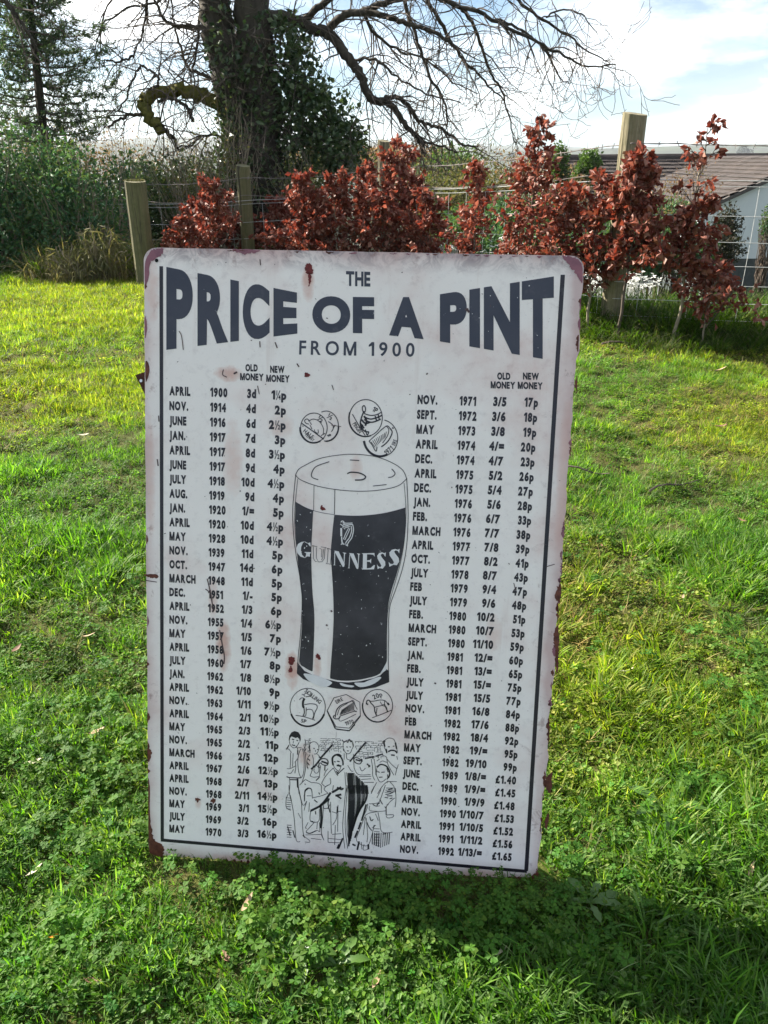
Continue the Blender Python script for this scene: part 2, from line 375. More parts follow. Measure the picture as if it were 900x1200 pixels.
def glyph1(ch, bold):
    """outline of one character, left edge at 0, with its width"""
    k = (ch, bold)
    if k in _tcache: return _tcache[k]
    sw = 0.10 + 2 * bold; H_ = 0.688 + 2 * bold
    if ch == 'M':
        W_ = 0.70 + 2 * bold; h = sw * 1.02; dv = .12 + sw * 1.2; cv = .03 + sw * 1.35
        P = [[(0, 0), (sw, 0), (sw, H_), (0, H_)], [(W_ - sw, 0), (W_, 0), (W_, H_), (W_ - sw, H_)],
             [(sw, H_), (sw, H_ - dv), (W_ / 2 - h / 2, 0), (W_ / 2, 0), (W_ / 2, cv), (sw + .01, H_)], [(W_ / 2, 0), (W_ / 2 + h / 2, 0), (W_ - sw, H_ - dv), (W_ - sw, H_), (W_ / 2, cv)]]
        vs, fs = [], []
        for p in P:
            tr = tessellate_polygon([[Vector((q[0], q[1], 0)) for q in p]]); fs += [tuple(len(vs) + i for i in f) for f in tr]; vs += p
        r = (vs, fs, W_)
    elif ch == '9':
        v, f, w_ = glyph1('6', bold); r = ([(w_ - a, H_ - b_) for a, b_ in v], f, w_)
    elif ch in '½¼' and bold > .03:
        v, f, w_ = glyph1(ch, 0.018); ky = H_ / (0.688 + .036); r = ([(a * .74, b_ * ky) for a, b_ in v], f, w_ * .74 - .03)
    elif ch == '1':
        f0 = 0.17; vs = [(f0, 0), (f0 + sw, 0), (f0 + sw, H_), (f0, H_ - .0), (0, H_ - .15), (0, H_ - .15 - sw * .75), (f0, H_ - .09 - sw * .75)]
        r = (vs, [(0, 1, 2, 6), (6, 2, 3, 4), (6, 4, 5)], f0 + sw)
    else:
        c = bpy.data.curves.new('lettering', 'FONT'); c.body = ch; c.size = 1; c.offset = bold; c.resolution_u = 3 if bold > 0.058 else 8
        o = bpy.data.objects.new('lettering', c); COL.objects.link(o)
        dg = bpy.context.evaluated_depsgraph_get(); me = bpy.data.meshes.new_from_object(o.evaluated_get(dg))
        vs = [(v.co.x, v.co.y) for v in me.vertices]; fs = [tuple(p.vertices) for p in me.polygons]
        bpy.data.objects.remove(o); bpy.data.meshes.remove(me); bpy.data.curves.remove(c)
        x0 = min(v[0] for v in vs); r = ([(v[0] - x0, v[1] + bold) for v in vs], fs, max(v[0] for v in vs) - x0)
    _tcache[k] = r; return r
def glyphs(s, bold=0.03, spc=1.0):
    vs, fs, x = [], [], 0.0; gap = 0.085 * spc + (spc - 1.06) * 0.35
    for i, ch in enumerate(s):
        if ch == ' ': x += 0.34 * spc; continue
        v, f, w_ = glyph1(ch, bold); b0 = len(vs)
        if ch in '-=' : x += .02
        vs += [(a + x, b_) for a, b_ in v]; fs += [tuple(b0 + q for q in t_) for t_ in f]
        x += w_ + gap * (0.35 if ch in '/' or (i + 1 < len(s) and s[i + 1] in '/') else 1) - (0.09 if ch in 'AL' and i + 1 < len(s) and s[i + 1] in 'YVT' else 0)
    w_ = max(v[0] for v in vs); return vs, fs, w_, 0.688 + 2 * bold
def addflat(mb, pts2, fs, z):
    b0 = len(mb.v); mb.v.extend([Vector((p[0], p[1], z)) for p in pts2])
    for f in fs:
        a, b_, c_ = (pts2[i] for i in f[:3]); cr = (b_[0] - a[0]) * (c_[1] - a[1]) - (b_[1] - a[1]) * (c_[0] - a[0])
        mb.f.append(tuple(b0 + i for i in (f if cr > 0 else f[::-1])))
def token(mb, s, anchor, side, cap, xf, rot, bold=0.060, z=0.0003):
    """one printed word: anchor = sheet point at mid cap height on its left or right end"""
    vs, fs, w_, h_ = glyphs(s, bold, 1.06); k = cap / h_
    ca, sa = math.cos(rot), math.sin(rot); pts = []
    for x, y in vs:
        X = (x - (w_ if side == 'R' else (w_ / 2 if side == 'C' else 0))) * k * xf; Y = (y - h_ / 2) * k
        pts.append((anchor[0] + X * ca - Y * sa, anchor[1] + X * sa + Y * ca))
    addflat(mb, pts, fs, z)
def quadtext(mb, s, q, bold=0.03, z=0.0003, spc=1.0):
    """word stretched into a pixel quad: lower left, lower right, upper right, upper left"""
    vs, fs, w_, h_ = glyphs(s, bold, spc); Q = [L(*p) for p in q]; pts = []
    for x, y in vs:
        u, v = x / w_, y / h_
        pts.append(tuple((1 - u) * (1 - v) * Q[0][i] + u * (1 - v) * Q[1][i] + u * v * Q[2][i] + (1 - u) * v * Q[3][i] for i in (0, 1)))
    addflat(mb, pts, fs, z)

# border line (left, bottom, right)
mb = MB()
def barpx(a, b_, w1, w2, z=0.0003):
    A, B_ = L(*a), L(*b_); d = Vector((B_[0] - A[0], B_[1] - A[1])); d.normalize(); n_ = Vector((-d.y, d.x))
    k = 24; b0 = len(mb.v)
    for i in range(k + 1):
        t_ = i / k; p = Vector((A[0] + (B_[0] - A[0]) * t_, A[1] + (B_[1] - A[1]) * t_)); h_ = (w1 + (w2 - w1) * t_) / 2
        mb.v.append(Vector((*(p + n_ * h_), z))); mb.v.append(Vector((*(p - n_ * h_), z)))
    for i in range(k): a_ = b0 + 2 * i; mb.f.append((a_, a_ + 1, a_ + 3, a_ + 2))
barpx((189.0, 312), (190.2, 983.5), 0.0052, 0.0052)
barpx((659.5, 322), (616.6, 1020.5), 0.0058, 0.0058)
barpx((188.5, 984.2), (617.5, 1021.0), 0.0052, 0.0052, 0.00035)
sbuild(mb, 'border_line', ink)
# title
def letters(name, s, q, mat, bold=0.05, spc=1.0):
    mb = MB(); quadtext(mb, s, q, bold, 0.0003, spc); return sbuild(mb, name, mat)
def lerp2(a, b_, t_): return (a[0] + (b_[0] - a[0]) * t_, a[1] + (b_[1] - a[1]) * t_)
def title(word, xs_, top, bot):
    for ch, (x0, x1) in zip(word, xs_):
        f = lambda ln, x: (x, ln[0][1] + (ln[1][1] - ln[0][1]) * (x - ln[0][0]) / (ln[1][0] - ln[0][0]))
        letters('title_letter', ch, (f(bot, x0), f(bot, x1), f(top, x1), f(top, x0)), ink_title, 0.055)
title('PRICE', [(195, 226), (231.5, 267.5), (270, 280), (284.5, 316), (320.5, 348.5)], ((195, 312), (348, 342.5)), ((195, 410), (348, 391)))
title('OF', [(366, 410.5), (413.5, 438.5)], ((366, 347), (439, 348)), ((366, 389), (439, 391)))
title('A', [(456, 496.5)], ((456, 348), (496, 348)), ((456, 393), (496, 397.5)))
title('PINT', [(515.5, 547), (550, 562.5), (567, 609), (611.5, 649)], ((515, 344.5), (650, 323)), ((515, 400), (650, 423)))
letters('the_lettering', 'THE', ((405.5, 335), (434, 336), (434, 318.5), (405.5, 317.5)), ink_title, 0.04)
letters('subtitle_word', 'FROM', ((350.5, 415.5), (417.5, 416.8), (417.7, 400.4), (351, 398.8)), ink_title, 0.018, 1.5)
letters('subtitle_word', '1900', ((432, 417), (485.5, 418), (486, 402), (432.2, 400.8)), ink_title, 0.018, 1.5)
for q, (x0, x1, y0, h_) in (('OLD', (287.7, 302, 431, 8.4)), ('MONEY', (281.4, 309, 441.7, 8.4)), ('NEW', (316.6, 333.5, 432.9, 8.4)), ('MONEY', (312, 339.5, 443.6, 8.4)),
                            ('OLD', (582.7, 598, 440.8, 8.3)), ('MONEY', (575, 603.8, 451.3, 8.3)), ('NEW', (612.8, 631.6, 440.9, 8.3)), ('MONEY', (606.7, 636, 451.9, 8.3))):
    s_ = 0.03 * (x1 - x0)
    letters('column_heading', q, ((x0, y0 + h_ / 2 - s_ / 2), (x1, y0 + h_ / 2 + s_ / 2), (x1, y0 - h_ / 2 + s_ / 2), (x0, y0 - h_ / 2 - s_ / 2)), ink, 0.055)
LEFT = '''APRIL 1900 3d 1¼p|NOV. 1914 4d 2p|JUNE 1916 6d 2½p|JAN. 1917 7d 3p|APRIL 1917 8d 3½p|JUNE 1917 9d 4p|JULY 1918 10d 4½p|AUG. 1919 9d 4p|JAN. 1920 1/= 5p|APRIL 1920 10d 4½p|MAY 1928 10d 4½p|NOV. 1939 11d 5p|OCT. 1947 14d 6p|MARCH 1948 11d 5p|DEC. 1951 1/- 5p|APRIL 1952 1/3 6p|NOV. 1955 1/4 6½p|MAY 1957 1/5 7p|APRIL 1958 1/6 7½p|JULY 1960 1/7 8p|JAN. 1962 1/8 8½p|APRIL 1962 1/10 9p|NOV. 1963 1/11 9½p|APRIL 1964 2/1 10½p|MAY 1965 2/3 11½p|NOV. 1965 2/2 11p|MARCH 1966 2/5 12p|APRIL 1967 2/6 12½p|APRIL 1968 2/7 13p|NOV. 1968 2/11 14½p|MAY 1969 3/1 15½p|JULY 1969 3/2 16p|MAY 1970 3/3 16½p'''
RIGHT = '''NOV. 1971 3/5 17p|SEPT. 1972 3/6 18p|MAY 1973 3/8 19p|APRIL 1974 4/= 20p|DEC. 1974 4/7 23p|APRIL 1975 5/2 26p|DEC. 1975 5/4 27p|JAN. 1976 5/6 28p|FEB. 1976 6/7 33p|MARCH 1976 7/7 38p|APRIL 1977 7/8 39p|OCT. 1977 8/2 41p|JULY 1978 8/7 43p|FEB 1979 9/4 47p|JULY 1979 9/6 48p|FEB. 1980 10/2 51p|MARCH 1980 10/7 53p|SEPT. 1980 11/10 59p|JAN. 1981 12/= 60p|FEB. 1981 13/= 65p|JULY 1981 15/= 75p|JULY 1981 15/5 77p|NOV. 1981 16/8 84p|FEB 1982 17/6 88p|MARCH 1982 18/4 92p|MAY 1982 19/= 95p|SEPT. 1982 19/10 99p|JUNE 1989 1/8/= £1.40|DEC. 1989 1/9/= £1.45|APRIL 1990 1/9/9 £1.48|NOV. 1990 1/10/7 £1.53|APRIL 1991 1/10/5 £1.52|APRIL 1991 1/11/2 £1.56|NOV. 1992 1/13/= £1.65'''
CAP = 0.0129
def table(rows, cols):
    rows = [r.split(' ') for r in rows.split('|')]; n = len(rows)
    for ci, (name, side, xf, a, b_) in enumerate(cols):
        A, B_ = L(*a), L(*b_); mb = MB()
        for i, r in enumerate(rows):
            t_ = i / (n - 1)
            token(mb, r[ci], lerp2(A, B_, t_), side, CAP, xf, -0.012)
        sbuild(mb, name, ink)
def xfit(ref, width): return width / (glyphs(ref, 0.060, 1.06)[2] * CAP / (0.688 + 0.12))
table(LEFT, [('month_column', 'L', xfit('APRIL', .0302), (198.6, 457.8), (198.5, 970.6)), ('year_column', 'L', xfit('1900', .0245), (246.5, 459.5), (241, 974.4)),
             ('old_money_column', 'R', xfit('1/10', .0222), (300.2, 461.5), (291.2, 977.0)), ('new_money_column', 'R', xfit('16½p', .0305), (335.6, 463.4), (324.2, 978.5))])
table(RIGHT, [('month_column', 'L', xfit('APRIL', .0308), (489.3, 468), (468.8, 994.5)), ('year_column', 'L', xfit('1900', .0243), (538.6, 469.6), (513.4, 997)),
              ('old_money_column', 'R', xfit('11/10', .0292), (593.5, 471), (564.5, 1000)), ('new_money_column', 'R', xfit('£1.40', .0305), (630.6, 471.8), (599.6, 1004.5))])

# pint glass drawing
glass = MB()
stout = MB(); whites = MB(); lett = MB()
fillpx(stout, smoothp([(346.5, 588.5), (357, 594.5), (367.3, 598)], False) + smoothp([(367, 600), (366, 620), (364.8, 650), (366, 690), (368.4, 720), (368, 750), (366.4, 786)], False) + smoothp([(365, 786.5), (357, 782), (351.2, 775), (353.4, 745), (354, 720), (353.6, 700), (350.5, 672), (347.5, 640), (345.8, 610)], False), 0.0004)
fillpx(stout, smoothp([(391.8, 603.2), (420, 604.3), (450, 601.2), (475, 594.8)], False) + smoothp([(475, 597), (475.2, 615), (472.2, 643), (466.3, 668), (458.8, 692), (454.6, 712), (453, 740), (452.8, 770), (452.4, 777), (445.5, 789)], False) + smoothp([(444, 790), (438.4, 792.5), (422, 796.3), (408, 797.6), (396, 797), (387, 795)], False) + smoothp([(386.8, 793), (388.4, 770), (390.2, 745), (391, 720), (390.2, 690), (387.8, 650), (389, 630), (391.4, 606)], False), 0.0004)
st = sbuild(stout, 'stout_fill', ink_stout)
for pts, w_ in (
    ([(346.2, 557), (350, 550), (358, 545), (374, 537.5), (395, 533.5), (415, 532.3), (440, 535), (460, 542.5), (472, 551), (476.6, 561)], 0.8),
    ([(346.2, 556), (352, 562), (370, 569), (393, 573.5), (420, 575.6), (445, 574.2), (466, 569.5), (476.6, 561)], 0.8),
    ([(386, 541), (370, 547), (365, 556), (367, 560), (373, 562)], 1.0), ([(407, 555), (412, 553.3), (422, 554.5), (428.5, 558.5), (425, 562), (416, 562.5)], 1.5),
    ([(410, 539), (421, 539.6)], 1.0), ([(459, 549.5), (463, 554.5), (460, 558.5), (455, 559.5)], 1.0), ([(437, 569.5), (453, 567.8)], 0.9),
    ([(346.5, 557), (344.3, 580), (343, 600), (344, 625), (347, 650), (352, 680), (354, 700), (353.6, 720), (352, 745), (349.5, 770), (348.3, 789)], 0.8),
    ([(349, 561), (347, 580), (345.4, 600), (346, 625), (349, 650), (353, 680), (355.2, 700), (355, 720), (353, 750), (350.5, 778)], 0.6),
    ([(476.6, 560), (478, 590), (478.2, 610), (476.5, 640), (472, 665), (464, 690), (457.5, 708), (455.5, 725), (455.5, 745), (455, 770), (455.8, 799)], 0.8),
    ([(473.5, 566), (475.5, 590), (475.6, 612), (473, 640), (468, 665), (460.5, 691), (455.8, 709), (453.8, 725), (453.3, 760), (453, 775)], 0.6),
    ([(368, 569), (367.6, 598)], 0.6), ([(392.5, 573.5), (391.9, 603)], 0.8), ([(346, 588), (357.5, 594.5), (367.5, 598.3), (380, 601.3), (391.5, 603)], 0.6)):
    ribbon(glass, pts, w_, 0.0006)
fillpx(glass, [(348.3, 776), (348.3, 789.5), (355, 795.5), (371, 802.2), (395, 807), (420, 808.6), (440, 805.5), (455.6, 799.5), (455.8, 786), (452.5, 784), (446, 791), (438, 794.5), (422, 798.2), (408, 799.6), (396, 799), (380, 795), (366, 790.4), (357, 786.2), (351, 779)], 0.0005)
for p in ([(356.7, 789), (372.7, 792), (387, 798), (388.7, 801), (380, 805), (365.5, 800), (358.4, 794)], [(398.4, 800), (406.4, 802), (415, 803.5), (411.8, 805.3), (401, 803.5)],
          [(415.3, 800), (426, 799.6), (431.3, 797.5), (443.8, 793), (446.4, 794.8), (436.7, 801.8), (422.4, 805)]): fillpx(whites, p, 0.0008, True)
fillpx(whites, [(452.4, 777), (452.6, 785), (445.6, 790)], 0.0008)
gl = sbuild(glass, 'pint_glass_drawing', ink)
def C(ox, oy, s, txt): return [(ox + float(a.split(',')[0]) / s, oy + float(a.split(',')[1]) / s) for a in txt.split()]
G6 = (340, 600, 6.43)
for tx in ('48,270 60,240 85,225 112,221 97,232 84,262 82,290 90,320 112,345 80,336 58,312 48,288', '112,221 135,234 153,228 156,260 148,256 135,238 112,227', '110,300 157,302 157,309 150,313 150,336 130,333 112,345 106,343 118,335 122,309 110,306',
           '333,290 366,296 412,392 407,412 396,412 340,306', '334,302 340,304 338,397 346,400 322,400 332,396', '396,303 426,308 414,315 409,392 404,388 406,313',
           '446,308 479,312 517,408 512,429 501,426 452,322', '448,320 453,322 446,418 452,423 432,422 441,418', '503,310 530,315 521,321 516,405 512,402 513,320',
           '540,310 582,310 580,318 578,424 580,432 540,432 547,424 550,318', '580,310 635,308 637,337 628,322 604,318 580,318', '580,364 600,361 612,350 610,388 600,375 580,373', '578,424 608,420 632,398 640,400 632,431 578,432',
           '722,303 718,337 710,320 694,312 682,322 690,340 716,372 718,400 698,426 674,421 660,430 655,393 665,408 680,416 688,403 678,385 660,352 656,330 670,309 692,302 710,310',
           '826,276 822,311 813,294 796,287 784,298 794,315 818,345 822,372 804,400 778,397 748,412 742,374 755,389 775,391 783,378 770,355 750,327 748,305 766,284 792,278 812,284'):
    lett = MB(); fillpx(lett, C(*G6, tx), 0.0008); sbuild(lett, 'name_letter_stroke', print_white)
thin = MB()
for tx in ('168,252 205,262 198,270 198,345 214,374 190,372 176,350 175,262 168,252', '232,262 274,268 263,276 259,350 240,374 214,376', '280,272 320,284 312,291 305,384 312,393 270,387 280,380 287,285 280,272', '222,274 240,280 236,340', '252,278 246,345 236,362'):
    ribbon(thin, C(*G6, tx), 0.6, 0.0008, smooth=False)
sbuild(thin, 'outlined_letters', ink)
sbuild(whites, 'glass_foot_highlight', print_white); whites = MB()
for tx, w_ in (('383,78 390,68 402,70 408,85 400,95', 1.1), ('395,80 430,84 470,82', 1.1), ('400,92 430,97 470,92', 1.3), ('385,120 386,182', 2.2), ('388,185 393,232 410,242', 1.4), ('470,90 478,130 466,190 442,225 430,248', 1.1), ('460,105 464,140 448,190 425,222 418,238', 1.1),
               ('400,108 440,104', .9), ('404,122 452,108', .9), ('402,205 420,160 442,118', .9), ('412,210 436,160 452,122', .9), ('384,244 400,230', 1.2), ('418,244 436,256', 1.2), ('400,100 398,118', 1), ('378,90 396,102', 1)):
    ribbon(whites, C(*G6, tx), w_, 0.0008)
sbuild(whites, 'harp_emblem', print_white)['kind'] = 'stuff'

# coins
def ell(cx, cy, rx, ry, a0=0, a1=360, n=40, tilt=0):
    o_ = []
    for i in range(n + 1):
        a = R(a0 + (a1 - a0) * i / n); x, y = rx * math.cos(a), ry * math.sin(a)
        o_.append((cx + x * math.cos(R(tilt)) - y * math.sin(R(tilt)), cy + x * math.sin(R(tilt)) + y * math.cos(R(tilt))))
    return o_
def coin(name, crop, outline, strokes, words=()):
    mb = MB()
    for pts, w_ in outline: ribbon(mb, [(crop[0] + x / crop[2], crop[1] + y / crop[2]) for x, y in pts], w_, 0.0004, smooth=False)
    for tx, w_ in strokes: ribbon(mb, C(*crop, tx), w_, 0.0004)
    for s_, x, y, h_, rot, xf in words: token(mb, s_, L(crop[0] + x / crop[2], crop[1] + y / crop[2]), 'C', h_ / crop[2] * MM, xf, R(rot), 0.02, 0.0004)
    return sbuild(mb, name, ink)
K1 = (340, 460, 6.923); K2 = (335, 770, 6.923)
coin('coin_drawing', K1, [(ell(193, 286, 108, 120), 1.0), (ell(190, 291, 110, 117, 60, 185), 1.8)],
     [('95,250 180,310 272,378', 1.3), ('150,232 190,215 238,236 270,290 268,340', .9), ('152,256 128,248 118,226 140,214 158,236', 1), ('160,262 178,296 168,276', .8), ('196,300 206,322 228,328 226,300', .8), ('160,240 176,262', .8), ('250,350 285,330', .9)],
     [('HALF', 150, 335, 34, -38, .8), ('PENNY', 160, 365, 26, -38, .7), ('½', 248, 212, 48, -30, 1)])
coin('coin_drawing', K1, [(ell(292, 272, 100, 122, -112, 100), 1.0), (ell(290, 276, 103, 119, 0, 92), 1.8)], [('310,235 345,262 350,292 335,318', .9), ('352,285 366,262', 1.2), ('300,350 330,340', 1.2)], [('½', 325, 195, 44, -30, 1), ('P', 322, 350, 26, -20, 1)])
coin('coin_drawing', K1, [(ell(614, 206, 134, 149), 1.0), (ell(611, 210, 134, 147, 70, 200), 1.6)],
     [('585,120 600,105 612,130 605,160 590,150 585,120', 1.2), ('600,150 580,200 570,260 600,310 640,320', 1.6), ('600,170 650,185 700,180 740,160', 1.2), ('605,200 650,215 700,205 745,185', 1.6), ('600,220 650,240 690,235 735,215', 1.6), ('580,220 610,250 650,240', 2.0), ('570,250 600,290', 2.0), ('600,190 620,230 610,270', 2.2), ('610,300 625,345 640,320', 1.2), ('505,175 560,270 610,350', 1.0), ('590,260 575,290', 1.4), ('690,190 700,225', 1.6), ('715,178 722,215', 1.4)],
     [('PINGIN', 545, 285, 34, -52, .62), ('1P', 690, 140, 40, -30, .8)])
coin('coin_drawing', K1, [(ell(736, 370, 137, 150, -78, 140), 1.0), (ell(730, 372, 132, 145, 62, 172), 2.6)],
     [('640,395 700,340 780,272 810,290', 1.0), ('640,395 665,425 690,470 700,472 705,440', 1.0), ('810,290 828,320 810,370 780,410 740,440', 1.4), ('780,272 800,300 790,350 750,410', .9), ('830,292 838,284', 2.0)] +
     [('%d,%d %d,%d' % (655 + i * 14, 398 - i * 9, 690 + i * 9, 445 - i * 9), .7) for i in range(10)], [('1971', 800, 470, 42, 42, .7), ('EIRE', 845, 405, 30, 70, .6)])
coin('coin_drawing', K2, [(ell(177, 406, 143, 153), .9), (ell(177, 409, 142, 152, 20, 160), 2.2)],
     [('152,335 140,360 140,400 150,410', 2.6), ('150,386 200,378 246,386 254,412 236,448 224,500', 1.0), ('146,400 150,450 140,478', 1.2), ('166,408 162,470 150,478', .9), ('164,430 190,422 216,432 226,470 216,500', .9), ('150,335 128,330 110,346', 1.0), ('155,320 148,302 185,286', .9), ('160,322 200,316 215,300', 1), ('80,472 150,484 238,512', .9), ('150,310 130,300', .8)],
     [('SCILLING', 222, 318, 36, -38, .8), ('5P', 145, 518, 34, -8, 1)])
coin('coin_drawing', K2, [([(335, 435), (390, 330), (490, 303), (600, 365), (605, 480), (515, 595), (400, 580), (335, 435)], .9), ([(335, 440), (350, 462), (408, 566), (515, 576), (604, 474)], 1.0), ([(337, 438), (400, 576)], 1.6), ([(405, 583), (515, 597), (560, 545)], 1.6)],
     [('400,490 412,430 450,388 520,362 540,350', 1.2), ('418,470 440,410 500,375', .8), ('395,470 385,485 400,500 430,498 440,480', 1.2), ('440,478 550,440 575,440', 1.0), ('535,352 550,375 552,430 575,442', 1.0), ('540,352 552,356 560,385 580,425', .8), ('430,500 450,518 570,462', .7)] +
     [('%d,%d %d,%d' % (440 + i * 11, 470 - i * 4, 458 + i * 9, 425 - i * 6), 1.0) for i in range(10)], [('EIRE', 432, 352, 32, 32, .8), ('1970', 515, 530, 34, 22, .8)])
coin('coin_drawing', K2, [(ell(745, 393, 121, 131), .9), (ell(742, 396, 120, 130, 60, 190), 1.6)],
     [('652,382 660,352 678,352 690,372 716,402 722,440 736,474', 1.3), ('678,358 720,356 760,348 800,352 828,376 834,390', 1.0), ('826,372 836,388', 2.4), ('716,408 760,396 790,392', .9), ('740,412 730,474', 1.0), ('765,360 780,385 800,380 800,352', .8), ('800,382 826,442', 1.3), ('790,395 815,405 822,446', 1.0), ('700,492 780,462 856,430', .9), ('655,378 668,384', 1.8)], [('20p', 742, 312, 42, 26, .9)])

# band of musicians
M1, M2, M3, M4 = (330, 850, 12.857), (395, 850, 12.0), (330, 920, 12.857), (395, 920, 12.0)
band = MB()
BZ = 0.0004
def dr(crop, w_, *txs):
    for tx in txs: ribbon(band, C(*crop, tx), w_ * 1.12 + .05, BZ)
fillpx(band, C(*M1, '108,215 116,160 150,105 195,85 250,100 285,150 291,210 275,252 268,205 240,178 215,190 150,166 128,190 118,244'), BZ)
dr(M1, .6, '118,240 130,290 165,330 205,335 240,300 265,250', '180,235 175,270', '115,290 80,340 70,360 105,355 150,410', '215,310 240,350 250,400', '135,410 135,520 130,640', '175,420 170,520 165,620', '80,650 130,650 210,610', '90,715 140,720 180,660', '205,540 215,620 200,720',
   '290,350 262,420 245,520 250,640 270,740 300,780 330,720 340,600 340,480 325,390 305,350', '320,345 350,400 365,520 360,650 340,760 310,850', '120,790 125,900 110,1029', '240,800 240,940',
   '430,400 415,330 425,280 460,250 510,250 550,290 562,350 545,400 520,430', '510,370 515,400', '490,430 530,430', '430,440 390,500 385,600 400,660', '540,430 580,480', '460,440 480,520 470,640 430,760', '430,760 480,780 570,770', '590,600 575,700 570,780',
   '370,820 450,860', '270,900 340,830 370,810', '450,860 550,870 600,910', '255,920 262,1029', '350,1029 350,980 400,940 450,960 460,1029', '780,560 790,620 830,670 860,690', '780,640 820,720 850,760', '780,640 700,720 640,800 600,880', '730,790 740,870 700,900', '780,900 770,980', '610,880 660,920 720,890', '690,900 640,960 700,1020',
   '500,640 520,600 560,640 555,700 520,720 490,690 490,650', '360,230 350,380', '600,900 600,1020', '240,500 200,560', '230,340 300,330', '700,650 660,700 640,760')
dr(M1, 1.1, '155,205 190,215', '225,225 250,230', '155,290 185,300 205,298', '75,770 120,785 250,790 300,785', '110,300 85,345', '425,300 420,340 432,390', '480,345 500,350', '535,360 550,365', '580,520 620,500 680,510 702,560 680,600 620,590 585,560', '395,500 430,530', '390,560 420,600', '560,470 600,500', '570,560 560,620 575,640', '790,545 815,550', '850,540 875,545', '120,815 240,820', '245,370 240,440', '345,880 365,888', '570,780 520,830', '380,620 400,640', '655,600 650,680', '820,690 860,730')
dr(M1, 1.9, '770,285 680,390 580,500', '600,540 690,572', '775,600 765,500 800,452 860,438 900,468', '830,600 890,612', '445,660 520,590 580,510', '240,800 245,930')
dr(M2, 1.6, '0,418 48,440 80,500 84,560', '405,235 330,325 250,420 180,510', '260,480 330,500', '390,465 520,440', '540,435 645,400', '665,210 660,250 672,300', '820,240 838,330', '720,372 760,350 820,360 844,392', '760,415 812,420', '560,590 610,550 680,565 722,610 742,680 720,740', '420,540 465,580', '345,470 350,510', '690,330 700,390')
dr(M2, 1.0, '130,300 152,306', '175,300 195,305', '140,355 165,360', '220,240 228,300', '70,200 100,235 130,215 150,240 170,195 190,230 215,215', '250,450 300,460 345,500 320,540 270,530 235,490 250,450', '715,300 742,300', '785,295 806,288', '570,650 600,660', '622,660 670,655', '590,730 640,725', '0,500 20,510', '0,560 30,550', '100,600 0,690', '460,560 440,590', '505,440 505,470', '575,430 580,455', '700,600 720,660', '710,690 715,745', '720,730 700,760')
dr(M2, .6, '90,360 85,280 100,230 160,205 200,215 230,270 215,330', '95,330 110,370 150,400 190,380 210,330', '0,670 40,620 60,560', '100,390 100,480', '130,390 140,470 200,490', '230,400 240,600', '700,390 662,300', '660,220 720,178 790,190 820,240', '840,330 850,372', '700,470 760,540 830,600 850,590 860,550', '840,430 850,480', '840,600 820,700', '700,470 720,560 800,700', '560,600 550,680 570,740 600,790 640,790 690,750',
   '560,800 520,870 480,960', '720,780 640,850 570,960', '740,790 800,860 825,960', '690,880 800,880', '680,910 810,910', '670,940 820,930', '480,470 500,600 500,700 530,770', '520,470 540,600 545,700', '110,660 120,800 140,960', '135,660 150,800 165,960', '240,600 300,690 470,690', '310,720 480,715', '340,760 480,750', '380,800 520,800', '600,520 640,500 700,520', '150,560 200,640 230,640', '320,580 350,640 400,600', '640,420 690,440 700,470', '560,500 600,470', '700,800 740,790 840,790', '570,640 545,650')
bk = random.Random(3)
for (cr, x0, x1, y0, y1) in ((M2, 250, 640, 225, 450), (M1, 570, 900, 200, 400), (M1, 330, 420, 200, 460)):
    y = y0
    while y < y1:
        x = x0 + bk.uniform(0, 30)
        while x < x1:
            l = bk.uniform(20, 60); yy_ = y + bk.uniform(-5, 5)
            if bk.random() < .75: dr(cr, .45, '%f,%f %f,%f' % (x, yy_, x + l, yy_ + bk.uniform(-4, 4)))
            if bk.random() < .6: dr(cr, .45, '%f,%f %f,%f' % (x, yy_, x + 3, yy_ + 26))
            x += l + bk.uniform(4, 14)
        y += 30
for i in range(15):          # harp
    x = 160 + i * 19; y0 = 668 if i < 4 else 668 + (i - 4) * 19
    if i in (5, 9, 12): dr(M2, .5, '%f,%f %f,960' % (x, y0, x + 10))
    else: dr(M2, bk.uniform(1.0, 2.0), '%f,%f %f,962' % (x, y0, x + 10))
for i in range(14):
    x = 170 + i * 19; y1 = 860 - i * 36
    dr(M4, (.5 if i in (5, 9, 12) else bk.uniform(1.1, 2.1)), '%f,0 %f,%f %f,%f' % (x, x - 6, y1 * .5, 165 + i * 9, y1))
dr(M4, .6, '130,0 100,300 80,600 110,890', '150,0 125,300 115,600 150,890', '170,0 160,300 140,620 170,800', '450,260 480,262 570,250', '680,0 600,220 570,250', '820,40 828,200 815,310', '460,290 470,360 680,360 670,300', '690,420 790,415 780,450 710,460 690,430', '575,380 600,500 620,640 690,670 780,660',
   '390,430 460,390 560,375', '390,440 330,600 275,780 430,850 500,660', '400,440 370,700', '410,460 430,700 420,800', '540,400 580,500', '520,560 500,660', '430,260 420,330 380,420', '480,100 520,20', '560,180 620,60', '340,800 350,900', '380,830 370,910 440,900', '680,320 740,240 810,180', '540,300 600,290', '340,240 370,230 400,250')
dr(M4, 1.0, '420,520 450,590 490,640', '680,130 740,120 800,90', '670,170 720,180', '720,60 780,50', '700,90 760,90', '700,150 780,150', '570,260 560,290', '600,200 640,270', '740,190 780,180', '500,270 540,290', '460,440 480,500 510,480', '500,600 540,560', '640,690 690,680', '560,270 600,250', '690,300 690,420')
dr(M4, 1.9, '80,745 20,890', '310,790 285,910', '410,270 375,400 345,500', '335,520 300,620', '290,640 250,740', '215,830 260,850', '0,30 60,60 90,40', '0,150 60,190', '440,830 440,900')
